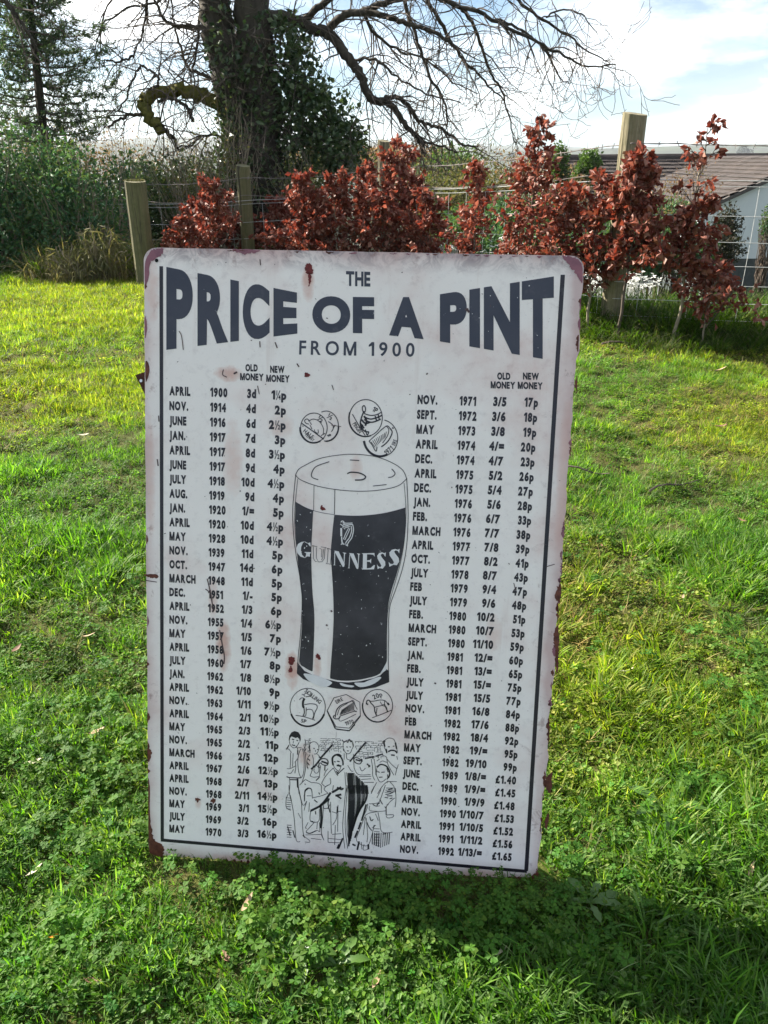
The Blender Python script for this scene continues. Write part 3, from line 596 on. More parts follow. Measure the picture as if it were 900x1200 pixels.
for i in range(9): dr(M4, bk.uniform(.5, 1.2), '%d,%d %d,%d' % (500 + i * 30, 670, 495 + i * 29, 880 - abs(i - 4) * 12))
for i in range(7): dr(M4, .6, '%d,%d %d,%d' % (520 + i * 3, 610 + i * 40, 600, 615 + i * 40))
dr(M3, .6, '110,0 120,130 160,300 190,500 220,820 280,850', '240,0 270,130 300,280 310,500 330,740 380,800 420,830 420,860 350,855', '260,60 320,300 380,240', '345,240 350,100 400,50 450,70 465,200', '380,160 450,160', '470,190 600,160 700,120', '440,380 435,540 560,540 570,360', '500,550 440,620 370,700 430,725 530,680 575,695 570,560', '630,300 620,500 600,700 630,810', '640,350 720,350', '740,250 740,400 750,730', '760,400 830,430 820,520 770,600', '850,300 845,700', '360,750 600,740', '440,800 600,820', '700,800 900,820', '700,860 900,870', '380,240 360,300 340,380', '420,260 410,400', '70,180 70,330 140,380', '130,150 150,240', '100,130 70,200', '250,420 290,500', '600,750 640,830', '700,690 700,860', '540,560 530,660', '630,300 640,350 700,340 730,290', '900,390 850,400', '400,560 360,640 380,650', '810,600 800,900', '760,740 900,730')
for i in range(6): dr(M3, .7, '80,%d 150,%d' % (600 + i * 36, 605 + i * 36)); dr(M3, .6, '75,%d 140,%d' % (190 + i * 33, 195 + i * 33))
dr(M3, 1.1, '430,395 480,380', '720,200 700,280 730,410', '90,620 130,760', '320,750 350,790', '345,240 352,100 400,52', '370,710 430,725 520,685', '510,390 515,440', '490,220 540,260', '840,320 835,420', '430,540 480,550', '170,680 200,790', '560,110 575,140')
dr(M3, 2.4, '440,385 560,325 640,270 715,205', '560,330 650,240 740,110', '760,110 900,30', '810,160 900,140', '870,890 842,958', '590,310 600,480 590,650')
sbuild(band, 'musicians_drawing', ink)['kind'] = 'stuff'

# rust, chips and marks on the sheet
def rustpx(name, mat, pts, smooth=True, z=0.00045):
    pts = smoothp(pts, True, 6) if smooth else pts; cx_ = sum(p[0] for p in pts) / len(pts); cy_ = sum(p[1] for p in pts) / len(pts); sz_ = max(abs(p[0] - cx_) for p in pts) + max(abs(p[1] - cy_) for p in pts)
    am = min(1.6, sz_ * .16) * (0 if name == 'rust_scallop' else 1)
    pts = [(x + am * noise.noise(Vector((x * .55, y * .55, 2))) * 1.4 * (x > 176 and x < 676), y + am * 1.4 * noise.noise(Vector((x * .55, y * .55, 7)))) for x, y in pts]
    mb = MB(); fillpx(mb, pts, z, False); return sbuild(mb, name, mat)
rustpx('rust_patch', rust_pink, [(169.8, 312), (172, 302), (178, 294), (186, 291.4), (192, 291.6), (190, 299), (184, 303), (178, 306), (175, 314), (175, 322), (171.5, 334), (169.8, 330)])
rustpx('rust_patch', rust_pink, [(658.5, 300.4), (669, 300.6), (676, 303), (681.5, 310), (682.8, 320), (682.2, 332), (678.5, 327), (674, 320), (668, 313), (664, 307)])
rustpx('rust_patch', rust_pink, [(273, 292.4), (304, 293.3), (299, 296.5), (288, 298), (279, 296)])
rustpx('rust_patch', rust, [(170.6, 424), (173.5, 425), (175.4, 433), (173.5, 442), (170.8, 447)])
rustpx('rust_patch', rust_pink, [(169.6, 372), (171.8, 376), (172.3, 386), (170.2, 396)])
rustpx('rust_patch', rust, [(173.3, 870), (176.5, 879), (177, 886), (173.4, 892)])
rustpx('rust_patch', rust, [(173.8, 915), (175.8, 925), (175.6, 950), (178, 972), (181, 984), (190, 990), (192, 997), (190, 1003), (184, 1004), (178, 1001), (174.6, 990)])
rustpx('rust_patch', rust, [(657.3, 683), (653.5, 688), (650.2, 697), (652, 703), (656.2, 706)])
rustpx('rust_patch', rust, [(655, 730), (650, 739), (648.5, 750), (650.5, 760), (649.5, 770), (652, 784), (654, 790)])
rustpx('rust_patch', rust, [(646.6, 905), (640, 912), (638.4, 918), (640.5, 925), (645.2, 928)])
rustpx('rust_patch', rust, [(643, 953), (638.4, 960), (638.2, 967), (642, 972)])
rustpx('rust_patch', rust, [(677.8, 395), (674.8, 402), (676, 410), (677.6, 412)])
rustpx('rust_patch', rust, [(676.4, 440), (673.6, 448), (674.6, 456), (676, 460)])
rr = random.Random(15)
for i in range(34):
    t_ = rr.uniform(.03, .97); right = rr.random() < .7; h_ = rr.uniform(2, 8); wd = rr.uniform(1.2, 3.4); off = rr.uniform(-.4, 1.0)
    ex_, ey_ = (684.0 + (631.8 - 684.0) * t_ , 320 + (1015 - 320) * t_) if right else (168.9 + 5.2 * t_, 312 + 680 * t_); sg = -1 if right else 1
    rustpx('rust_chip', rust if rr.random() < .75 else rust_pink, [(ex_ + sg * off, ey_ - h_), (ex_ + sg * (off + wd * .8), ey_ - h_ * .4), (ex_ + sg * (off + wd), ey_ + h_ * .2), (ex_ + sg * (off + wd * .5), ey_ + h_ * .8), (ex_ + sg * off, ey_ + h_)])
for i in range(16):
    x_ = rr.uniform(200, 650); y_ = 291.8 + (x_ - 200) * .0195; wd = rr.uniform(3, 12)
    rustpx('rust_chip', rust_pink if rr.random() < .6 else rust, [(x_, y_), (x_ + wd * .4, y_ + rr.uniform(.8, 2.6)), (x_ + wd * .8, y_ + 1), (x_ + wd, y_ + .2)])
rr = random.Random(5); x = 262
while x < 600:         # scalloped rust where the paint has flaked along the bottom
    wd = rr.uniform(5, 8); yb = 1004 + (x - 178) * 0.068
    if True: rustpx('rust_scallop', rust, [(x, yb + 3), (x + wd * .2, yb - 1.2), (x + wd * .5, yb - rr.uniform(2.5, 4.5)), (x + wd * .85, yb - 1), (x + wd, yb + 3)])
    x += wd + rr.uniform(0.3, 2)
rustpx('rust_patch', rust, [(586, 1033), (594, 1028), (606, 1027), (618, 1029), (626, 1024), (630, 1018), (631, 1026), (622, 1034), (600, 1036)])
rustpx('rust_spot', blood, [(357, 315), (359, 309), (363, 309), (366.5, 314), (366, 321), (361, 322)])
rustpx('rust_spot', blood, [(360.5, 319), (363.5, 320), (365, 326), (363.4, 332), (361.6, 335), (361.8, 328)])
rustpx('rust_spot', blood, [(357, 438), (360, 436.5), (363, 439), (361.5, 442), (358, 442)])
rustpx('rust_spot', blood, [(375.5, 594.5), (377.5, 592), (381, 597), (377, 598)])
rustpx('rust_spot', blood, [(337, 773), (341, 770), (345.4, 771), (344, 777), (340, 779)])
rustpx('rust_spot', blood, [(337.5, 786), (341, 781), (343.5, 786), (340, 788)])
rustpx('rust_spot', blood, [(370, 768), (373, 766), (376, 771), (374, 774), (371, 771)])
rustpx('rust_spot', rust, [(228.5, 936), (232, 934.8), (235, 937), (231.5, 940), (229.5, 938.5)])
rustpx('rust_spot', rust, [(247, 938), (250, 934.5), (253, 939), (249.8, 941)])
rustpx('rust_spot', rust, [(169, 673), (184, 673), (185, 676.5), (178, 677), (171, 675.5)])
nh = MB(); nh.add([Vector((*L(183.7, 305.3), 0.0006)) + Vector((0.0026 * math.cos(a * math.pi / 5), 0.0026 * math.sin(a * math.pi / 5), 0)) for a in range(10)], [tuple(range(10))])
sbuild(nh, 'nail_hole', simple('hole_dark', (0.004, 0.004, 0.004), (0.006, 0.006, 0.006)))
marks = MB()
for pts, w_ in (([(243, 678), (247, 695), (249.5, 712), (250, 717)], 1.4), ([(241, 690), (246, 694)], 1.2), ([(257.5, 738), (260, 752), (263, 768), (262.5, 778)], 1.5), ([(171, 680), (184, 682)], 1), ([(210, 388), (213, 394), (215, 410)], 1), ([(304.8, 304), (305.5, 311)], 1.2),
                ([(304.5, 400), (305, 407)], 1.3), ([(322.5, 401), (325, 408)], 1.3), ([(348, 426), (350.5, 430)], 1.4), ([(302, 452), (304, 462)], 1), ([(389, 451), (391, 457)], 1), ([(547.5, 363), (550, 366)], 2.5), ([(499.8, 437.5), (501, 438.6)], 2.2), ([(186, 487), (186.4, 494)], 1.2), ([(184.5, 538), (185.6, 546)], 1.5), ([(262, 433), (261, 439), (266, 442)], 1.0), ([(274, 438), (278, 436)], 2), ([(388, 498), (400, 500)], .7), ([(640, 664), (650, 661)], .9), ([(602, 683), (604, 691)], .9), ([(509, 800), (511, 801)], 1.8), ([(545, 363), (549, 362)], 2.0), ([(388, 715), (389, 717)], 2), ([(382, 732), (384, 733)], 2), ([(505, 920), (506, 921)], 1.8)):
    ribbon(marks, pts, w_, 0.0009)
rm = random.Random(11)
for i in range(150):      # tiny chips
    x, y = rm.uniform(180, 660), rm.uniform(300, 1000); a = rm.uniform(0, 6.28); l = rm.uniform(.6, 2.2)
    if x < 195 + 0 or rm.random() < .5: ribbon(marks, [(x, y), (x + l * math.cos(a), y + l * math.sin(a))], rm.uniform(.5, 1.3), 0.0009, smooth=False)
sbuild(marks, 'scratch_marks', simple('scratch', (0.07, 0.045, 0.05), (0.13, 0.09, 0.09), 50))['kind'] = 'stuff'
flecks = MB()
for i in range(60):
    x, y = rm.choice([(rm.uniform(396, 470), rm.uniform(610, 780)), (rm.uniform(348, 365), rm.uniform(600, 770)), (rm.uniform(520, 650), rm.uniform(330, 400))]); a = rm.uniform(0, 6.28); l = rm.uniform(.5, 2)
    ribbon(flecks, [(x, y), (x + l * math.cos(a), y + l * math.sin(a))], rm.uniform(.5, 1.1), 0.0010, smooth=False)
sbuild(flecks, 'paint_flecks', print_white)['kind'] = 'stuff'

# the folding prop standing behind the sign
def bar_between(mb, a, b_, w_, th, nrm):
    d = (b_ - a).normalized(); s_ = d.cross(nrm).normalized() * w_ / 2; n_ = nrm.normalized() * th / 2
    vs = [p + s_ * i + n_ * j for p in (a, b_) for i in (-1, 1) for j in (-1, 1)]
    mb.add(vs, [(0, 1, 3, 2), (4, 6, 7, 5), (0, 4, 5, 1), (2, 3, 7, 6), (0, 2, 6, 4), (1, 5, 7, 3)])
prop = empty('prop_stand', (0, 1.2, 0)); tag(prop, 'dark rusty flat metal bar stand propping the sign up from behind', 'stand')
rustbar = simple('rusty_steel', (0.03, 0.012, 0.010), (0.07, 0.03, 0.025), 40, 0.7, 0.0005)
bk_ = lambda px, py, off: (lambda q: SO + EX * q[0] + EY * q[1] - EN * off)(L(px, py))
a1 = bk_(162.5, 436, 0.02); b1 = Vector((-0.10, 1.18, -0.02))
mb = MB(); bar_between(mb, a1, b1, 0.026, 0.004, EN); mb.build('flat_bar', rustbar, prop)
a2 = bk_(640, 445, 0.03); b2 = Vector((0.02, 1.20, -0.02))
mb = MB(); bar_between(mb, a2, b2, 0.026, 0.004, EN); mb.build('flat_bar', rustbar, prop)
mb = MB(); bar_between(mb, bk_(200, 520, 0.026), bk_(620, 530, 0.026), 0.02, 0.004, EN); mb.build('cross_bar', rustbar, prop)
mb = MB(); bc = bk_(160.5, 446, 0.017); mb.tube([bc - EN * 0.003, bc + EN * 0.002], 0.0022, 8); mb.build('bolt', simple('bolt_steel', (0.6, 0.6, 0.58), (0.7, 0.7, 0.7), metallic=1, rough=.3), prop)
#@@SIGN_END

# ------------------------------------------------------------------ lawn
grass_cols = [(0.06, 0.12, 0.013), (0.115, 0.178, 0.020), (0.165, 0.225, 0.034), (0.08, 0.145, 0.016), (0.24, 0.26, 0.095), (0.05, 0.105, 0.016)]
grass_mat = leafmat('grass_blade', grass_cols, 0.55, 0.5, 0.16, inst=True, tcol=(1.7, 1.9, 0.4))
clover_mat = leafmat('clover_leaf', [(0.035, 0.105, 0.012), (0.055, 0.145, 0.018), (0.09, 0.175, 0.022)], 0.6, 0.4, 0.2, inst=True, tcol=(1.5, 1.6, 0.6))
dry_mat = leafmat('dry_grass', [(0.20, 0.17, 0.07), (0.30, 0.26, 0.12), (0.12, 0.10, 0.045), (0.10, 0.07, 0.04)], 0.7, 0.3, 0.2, inst=True)
def blade(mb, x, y, ln, wd, az, lean, curl, tw=0.0, seg=3):
    dx_, dy_ = math.cos(az), math.sin(az); sx, sy = math.cos(az + math.pi / 2 + tw), math.sin(az + math.pi / 2 + tw)
    vs = []; px = py = pz = 0.0; an = lean
    for i in range(seg + 1):
        t_ = i / seg; wv = wd * (1 - 0.25 * t_) if i < seg else 0
        p = (x + dx_ * px, y + dy_ * px, pz)
        if i < seg: vs += [Vector((p[0] - sx * wv / 2, p[1] - sy * wv / 2, p[2])), Vector((p[0] + sx * wv / 2, p[1] + sy * wv / 2, p[2]))]
        else: vs.append(Vector(p))
        px += math.sin(an) * ln / seg; pz += math.cos(an) * ln / seg; an += curl / seg
    mb.add(vs, [(2 * i, 2 * i + 1, 2 * i + 3, 2 * i + 2) for i in range(seg - 1)] + [(2 * seg - 2, 2 * seg - 1, 2 * seg)])
def tuft(n, rad, l0, l1, w0, w1, lean, curl, r_):
    mb = MB()
    for i in range(n):
        a = r_.uniform(0, 6.28); r = rad * math.sqrt(r_.random())
        blade(mb, r * math.cos(a), r * math.sin(a), r_.uniform(l0, l1), r_.uniform(w0, w1), a + r_.uniform(-1.2, 1.2), abs(r_.gauss(lean, lean * .5)), r_.gauss(curl, .5), r_.uniform(-.8, .8))
    return mb
def clover(r_):
    mb = MB()
    for k in range(r_.randint(3, 5)):
        a = r_.uniform(0, 6.28); r = r_.uniform(0.004, 0.022); h = r_.uniform(0.014, 0.032); cx, cy = r * math.cos(a), r * math.sin(a)
        mb.add([Vector((cx * .3 - .0005, cy * .3, 0)), Vector((cx * .3 + .0005, cy * .3, 0)), Vector((cx, cy, h))], [(0, 1, 2)])
        s_ = r_.uniform(0.005, 0.009); tx, ty = r_.uniform(-.4, .4), r_.uniform(-.4, .4); a0 = r_.uniform(0, 6.28)
        for q in range(3):
            aa = a0 + q * 2.094; o_ = Vector((cx, cy, h)); vs = [o_]
            for da, rr_ in ((-.75, .75), (-.42, 1.12), (0, 1.0), (.42, 1.12), (.75, .75)):
                x_, y_ = s_ * rr_ * math.cos(aa + da), s_ * rr_ * math.sin(aa + da)
                vs.append(o_ + Vector((x_, y_, x_ * tx + y_ * ty - (0.15 * s_ if da == 0 else 0))))
            mb.add(vs, [(0, 1, 2, 3), (0, 3, 4, 5)])
    return mb
gr = random.Random(21)
tufts_col = bpy.data.collections.new('tuft_kinds')
kinds = []
def addkind(mb, mat):
    o = bpy.data.objects.new('tuft_%02d' % len(kinds), mb.mesh('tuft', mat)); tufts_col.objects.link(o); kinds.append(o)
for i in range(4): addkind(tuft(18, 0.020, 0.020, 0.046, 0.0018, 0.0036, 0.5, 0.9, gr), grass_mat)      # 0-3 short lawn
for i in range(3): addkind(tuft(13, 0.018, 0.038, 0.075, 0.0022, 0.0042, 0.45, 1.1, gr), grass_mat)     # 4-6 lush
for i in range(2): addkind(tuft(16, 0.024, 0.018, 0.035, 0.0010, 0.0020, 1.0, 0.6, gr), grass_mat)      # 7-8 flat, mossy
for i in range(2): addkind(tuft(10, 0.022, 0.025, 0.060, 0.0010, 0.0020, 1.15, 0.4, gr), dry_mat)       # 9-10 dead
for i in range(3): addkind(clover(gr), clover_mat)                                                      # 11-13
for i in range(2): addkind(tuft(20, 0.05, 0.12, 0.30, 0.004, 0.007, 0.40, 1.5, gr), grass_mat)          # 14-15 tall rough grass
addkind(tuft(22, 0.05, 0.12, 0.35, 0.003, 0.006, 0.55, 1.7, gr), dry_mat)                               # 16 tall dead grass
def litterleaves(n, r_):
    mb = MB()
    for i in range(n):
        a = r_.uniform(0, 6.28); r = .024 * math.sqrt(r_.random()); p = Vector((r * math.cos(a), r * math.sin(a), r_.uniform(.003, .022)))
        az = r_.uniform(0, 6.28); d = Vector((math.cos(az), math.sin(az), r_.uniform(-.3, .7))).normalized(); s_ = Vector((-math.sin(az), math.cos(az), r_.uniform(-.4, .4))); l_ = r_.uniform(.006, .013); w_ = l_ * r_.uniform(.22, .42)
        mb.add([p, p + d * l_ * .45 + s_ * w_, p + d * l_, p + d * l_ * .45 - s_ * w_, p + d * l_ * .5 - Vector((0, 0, w_ * .4))], [(0, 1, 4), (1, 2, 4), (2, 3, 4), (3, 0, 4)])
    return mb
for i in range(3): addkind(litterleaves(34, gr), grass_mat)      # 17-19 creeping small-leaved weeds
def scatter(name, pts, label=None):
    me = bpy.data.meshes.new(name); me.from_pydata([p[0] for p in pts], [], [])
    for nm, ty, idx in (('kind_index', 'INT', 1), ('turn', 'FLOAT_VECTOR', 2), ('size', 'FLOAT_VECTOR', 3), ('tint', 'FLOAT_COLOR', 4)):
        at_ = me.attributes.new(nm, ty, 'POINT')
        if ty == 'INT': at_.data.foreach_set('value', [p[idx] for p in pts])
        elif ty == 'FLOAT_COLOR': at_.data.foreach_set('color', [c_ for p in pts for c_ in (*p[idx], 1.0)])
        else: at_.data.foreach_set('vector', [c_ for p in pts for c_ in p[idx]])
    o = bpy.data.objects.new(name, me); COL.objects.link(o); o['kind'] = 'stuff'
    if label: o['label'] = label
    ng = bpy.data.node_groups.new(name + '_nodes', 'GeometryNodeTree')
    ng.interface.new_socket('Geometry', in_out='INPUT', socket_type='NodeSocketGeometry'); ng.interface.new_socket('Geometry', in_out='OUTPUT', socket_type='NodeSocketGeometry')
    A = ng.nodes.new; gi = A('NodeGroupInput'); go = A('NodeGroupOutput'); ip = A('GeometryNodeInstanceOnPoints'); ci = A('GeometryNodeCollectionInfo')
    ci.inputs['Collection'].default_value = tufts_col; ci.inputs['Separate Children'].default_value = True; ci.inputs['Reset Children'].default_value = True
    def na(nm, ty):
        n_ = A('GeometryNodeInputNamedAttribute'); n_.data_type = ty; n_.inputs['Name'].default_value = nm; return n_.outputs['Attribute']
    e2r = A('FunctionNodeEulerToRotation'); lk = ng.links.new
    lk(na('turn', 'FLOAT_VECTOR'), e2r.inputs[0]); lk(gi.outputs[0], ip.inputs['Points']); lk(ci.outputs[0], ip.inputs['Instance'])
    ip.inputs['Pick Instance'].default_value = True; lk(na('kind_index', 'INT'), ip.inputs['Instance Index'])
    lk(e2r.outputs[0], ip.inputs['Rotation']); lk(na('size', 'FLOAT_VECTOR'), ip.inputs['Scale']); lk(ip.outputs[0], go.inputs[0])
    md = o.modifiers.new('scatter', 'NODES'); md.node_group = ng; return o
pts = []; clov = []
SB = SO.copy(); SBR = SO + EX * SW
def infrustum(x, y, mg):
    return abs(x) < (0.52 * (y * math.cos(PITCH) + math.sin(PITCH) * CH) + mg)
def sow(y0, y1, dens, scale, mg=0.35):
    xm = 0.52 * y1 + 1.2; n = int(dens * 2 * xm * (y1 - y0))
    for _ in range(n):
        y = gr.uniform(y0, y1); x = gr.uniform(-xm, xm)
        if not infrustum(x, y, mg): continue
        if y > fence_y(x) + 0.4: continue
        lush = nz(x, y, 1.1, 1) + 0.5 * nz(x, y, 3.1, 2); bare = nz(x, y, 2.2, 5) + 0.6 * nz(x, y, 6.5, 6); ye = nz(x, y, 0.8, 8)
        # worn, mossy patches lie in the middle distance; lusher grass near at the lower right
        lush += 0.45 * sstep(0.1, 0.6, x) * sstep(1.5, 0.9, y) + 0.25 * sstep(1.2, 2.0, y) * sstep(2.4, 1.9, y)
        bare += 0.34 * sstep(1.7, 2.4, y) * sstep(5.2, 4.0, y) * (0.5 + 0.4 * sstep(0.2, 0.8, abs(x))) - 0.30 * sstep(1.5, 1.1, y)
        if bare > 0.36 and gr.random() < 0.8: 
            if gr.random() < 0.7: k = gr.choice((9, 10, 8, 17, 18))
            else: continue
        elif bare > 0.17 and gr.random() < 0.65: k = gr.choice((7, 8, 9, 10, 7))
        elif lush > 0.22 + 0.15 * sstep(2.0, 3.0, y) and gr.random() < 0.7: k = gr.choice((4, 5, 6))
        elif gr.random() < 0.06: k = gr.choice((9, 10))
        elif gr.random() < 0.10: k = gr.choice((11, 12, 13))
        else: k = gr.choice((0, 1, 2, 3, 7, 8))
        if y < 1.75 and gr.random() < 0.26 * sstep(1.75, 1.1, y) * (1 - .6 * sstep(.15, .5, x)) + .3 * sstep(0, .4, nz(x, y, 4.3, 33)): k = gr.choice((17, 18, 19))
        v = gr.uniform(0.7, 1.25); yl = sstep(-0.25, 0.45, ye - 0.05 + 0.42 * sstep(2.0, 3.4, y) + gr.uniform(-.25, .25))
        v *= 1.0 + 0.5 * nz(x, y, 7.0, 12); tint = (v * (0.70 + 0.70 * yl), v * (1.0 + 0.20 * yl), v * (1.0 - 0.1 * yl))
        s_ = scale * gr.uniform(0.7, 1.25) * (1 + 0.25 * max(0, lush))
        # a fringe of blades in front of the sheet, none through it
        rel = Vector((x, y, 0)) - Vector((SB.x, SB.y, 0)); u = rel.dot(Vector((EX.x, EX.y, 0))); dpt = rel.y * EX.x - rel.x * EX.y
        if -0.01 < u < SW + 0.01 and 0.0 < dpt < 0.07: continue
        if -0.01 < u < SW + 0.08 and -0.13 < dpt <= 0.0: s_ *= 0.55 + 0.45 * sstep(-0.03, -0.13, dpt)
        if k in (11, 12, 13): s_ *= 0.8
        pts.append(((x, y, ground_z(x, y) - 0.003), k, (gr.uniform(-.2, .2), gr.uniform(-.2, .2), gr.uniform(0, 6.28)), (s_, s_, s_ * gr.uniform(0.85, 1.15)), tint))
sow(0.42, 1.3, 6500, 0.82, 0.3); sow(1.3, 2.4, 4600, 0.85); sow(2.4, 4.0, 3300, 0.85); sow(4.0, 8.2, 1600, 1.15, 0.5)
grass = scatter('grass', pts)
# clover: a carpet at the foot of the sheet, patches elsewhere
cp = []
for _ in range(13000):
    y = gr.uniform(0.5, 2.2) if gr.random() < .6 else gr.uniform(.68, .95); x = gr.uniform(-1.1, 1.3)
    rel = Vector((x - SB.x, y - SB.y, 0)); u = rel.dot(Vector((EX.x, EX.y, 0))); dpt = rel.y * EX.x - rel.x * EX.y
    if -0.01 < u < SW + 0.01 and -0.004 < dpt < 0.07: continue
    foot = sstep(-0.17, -0.02, dpt) * sstep(0.02, -0.01, dpt) * sstep(0.1, 0.3, u) * sstep(SW + 0.12, SW, u)
    pch = nz(x, y, 2.4, 14) + 0.5 * nz(x, y, 6, 15)
    if gr.random() > max(foot * 0.95, 0.5 * sstep(0.25, 0.6, pch) + 0.05): continue
    s_ = gr.uniform(0.7, 1.2) * (1 - .5 * foot * sstep(-0.06, -0.01, dpt)) * (1 - .15 * foot); v = gr.uniform(0.75, 1.2)
    cp.append(((x, y, ground_z(x, y) + gr.uniform(0.0, 0.012)), gr.choice((11, 12, 13)), (gr.uniform(-.2, .2), gr.uniform(-.2, .2), gr.uniform(0, 6.28)), (s_, s_, s_), (v * gr.uniform(.9, 1.3), v, v * .9)))
scatter('clover', cp)
# rough grass along the fence
rg = []
for _ in range(6500):
    x = gr.uniform(-1.4, 3.6); fy = fence_y(x); y = fy + gr.uniform(-0.62, 0.5)
    if x < 0.9 and y < fy - 0.2: continue
    v = gr.uniform(0.34, 0.66); s_ = gr.uniform(0.55, 1.25) * (0.45 + 0.55 * sstep(-0.65, -0.1, y - fy))
    rg.append(((x, y, ground_z(x, y) - 0.01), gr.choice((14, 15, 14, 15, 14, 15, 16)), (gr.uniform(-.25, .25), gr.uniform(-.25, .25), gr.uniform(0, 6.28)), (s_, s_, s_), (v * .8, v, v * .9)))
scatter('rough_grass', rg)
dg_ = []
for _ in range(150):
    p = ground_at(gr.uniform(20, 168), gr.uniform(326, 338)); y = p.y + gr.uniform(0.1, 0.9)
    v = gr.uniform(0.7, 1.1); s_ = gr.uniform(0.8, 1.6)
    dg_.append(((p.x, y, ground_z(p.x, y)), gr.choice((14, 15, 16, 16, 16)), (gr.uniform(-.4, .4), gr.uniform(-.4, .4), gr.uniform(0, 6.28)), (s_, s_, s_ * 1.1), (v, v, v)))
scatter('dead_grass', dg_)

# small things lying on the lawn
def fallen_leaf(name, px, py, ln, wd, rot, mat, label, cat='leaf', curl=0.35, h=0.02):
    p = ground_at(px, py, h); mb = MB(); n = 7
    for i in range(n):
        t_ = i / (n - 1); wv = wd / 2 * math.sin(math.pi * (0.08 + 0.9 * t_)) ** 0.8 * (1 - .25 * t_)
        x_ = (t_ - .5) * ln; z_ = curl * ln * (abs(t_ - .45) ** 1.5)
        mb.v += [Vector((x_, -wv, z_ + wv * curl)), Vector((x_, 0, z_)), Vector((x_, wv, z_ + wv * curl * .8))]
    for i in range(n - 1):
        a = 3 * i; mb.f += [(a, a + 1, a + 4, a + 3), (a + 1, a + 2, a + 5, a + 4)]
    mb.tube([Vector((-ln * .5, 0, curl * ln * .28)), Vector((-ln * .62, 0.001, curl * ln * .4))], 0.0005, 4)
    o = bpy.data.objects.new(name, mb.mesh(name, mat, True)); COL.objects.link(o); o.location = p; o.rotation_euler = (rnd.uniform(-.3, .3), rnd.uniform(-.3, .1), rot); tag(o, label, cat); return o
pale_leaf = simple('pale_dead_leaf', (0.42, 0.36, 0.25), (0.62, 0.56, 0.44), 60, .7); tan_leaf = simple('tan_dead_leaf', (0.30, 0.20, 0.12), (0.46, 0.34, 0.22), 60, .7)
orange_leaf = simple('orange_petal', (0.75, 0.22, 0.02), (0.85, 0.32, 0.03), 60, .5); brown_leaf = simple('brown_dead_leaf', (0.10, 0.05, 0.03), (0.20, 0.11, 0.07), 60, .7)
fallen_leaf('petal', 76, 660, 0.016, 0.013, 0.4, simple('cream_petal', (0.7, 0.68, 0.5), (0.75, 0.72, 0.6), 60, .6), 'small cream white petal lying on the lawn left of the sign', 'petal')
fallen_leaf('dead_leaf', 114, 857, 0.036, 0.012, 0.15, tan_leaf, 'long tan dead leaf on the grass beside the lower left edge of the sign')
fallen_leaf('dead_leaf', 40, 893, 0.026, 0.012, 0.3, pale_leaf, 'pale grey dead leaf near the left edge of the picture')
fallen_leaf('petal', 66, 1097, 0.016, 0.008, 0.35, orange_leaf, 'bright orange petal lying in the grass at lower left', 'petal')
fallen_leaf('dead_leaf', 42, 1020, 0.024, 0.010, 0.9, pale_leaf, 'light straw coloured curled leaf above the orange petal')
fallen_leaf('dead_leaf', 735, 786, 0.03, 0.008, 0.0, pale_leaf, 'pale narrow bent dead leaf on the lawn right of the sign', h=.025)
fallen_leaf('dead_leaf', 845, 500, 0.06, 0.025, 0.4, brown_leaf, 'brown dead leaf on the worn patch at far right of the lawn')
fallen_leaf('dead_leaf', 843, 434, 0.08, 0.03, 0.1, tan_leaf, 'broad tan dead leaf in front of the rough grass at right')
fallen_leaf('dead_leaf', 98, 510, 0.04, 0.018, 0.6, pale_leaf, 'small whitish dead leaf in the middle of the lawn at left')
fallen_leaf('dead_leaf', 290, 1058, 0.03, 0.010, 1.2, tan_leaf, 'reddish tan withered leaf in the grass just below the sign', h=.03)
fallen_leaf('dead_leaf', 360, 1046, 0.026, 0.012, 0.1, brown_leaf, 'olive brown leaf under the clover at the foot of the sign')
litter = random.Random(44)
for px, py, mt, lab in (
    (265, 1122, brown_leaf, 'reddish brown dead leaf in the grass below the lower left part of the sign'), (590, 1112, pale_leaf, 'pale dead leaf on the sign shadow below its lower right corner'),
    (110, 1150, brown_leaf, 'brown leaf scrap nearest the lower left corner of the picture'), (440, 1150, tan_leaf, 'tan leaf scrap near the middle of the bottom edge'),
    (28, 560, brown_leaf, 'brown leaf scrap by the left edge on the far worn patch'), (130, 468, brown_leaf, 'brown leaf scrap just left of the rusty stand bar'),
    (105, 745, tan_leaf, 'tan leaf scrap on the lush grass left of the pint glass drawing'), (20, 760, brown_leaf, 'brown leaf scrap on the left edge below the cream petal'),
    (800, 700, tan_leaf, 'tan leaf scrap on the sunlit lawn right of the pint glass drawing'), (705, 640, brown_leaf, 'brown leaf scrap close to the right edge of the sign'),
    (870, 610, brown_leaf, 'brown leaf scrap by the right edge below the bare patch'), (760, 470, brown_leaf, 'brown leaf scrap on the worn turf between two fallen sticks'),
    (700, 430, brown_leaf, 'brown leaf scrap nearest the upper right corner of the sign'), (880, 1020, tan_leaf, 'tan leaf scrap at the right edge beside the shaded grass')):
    fallen_leaf('dead_leaf', px, py, litter.uniform(.02, .034), litter.uniform(.007, .013), litter.uniform(0, 6.28), mt, lab, h=litter.uniform(.012, .03))
def stick(px, py, ln, rot, rad, label):
    p = ground_at(px, py, 0.03); mb = MB(); q = [Vector(((i / 6 - .5) * ln, 0.02 * ln * math.sin(i * 1.7), 0.01 * math.sin(i))) for i in range(7)]
    mb.tube(q, [rad * (1 - .6 * i / 6) for i in range(7)], 5)
    mb.tube([q[3], q[3] + Vector((ln * .12, ln * .1, .005))], [rad * .6, rad * .2], 4)
    o = bpy.data.objects.new('twig', mb.mesh('twig', twigm)); COL.objects.link(o); o.location = p; o.rotation_euler = (0, 0, rot); tag(o, label, 'twig')
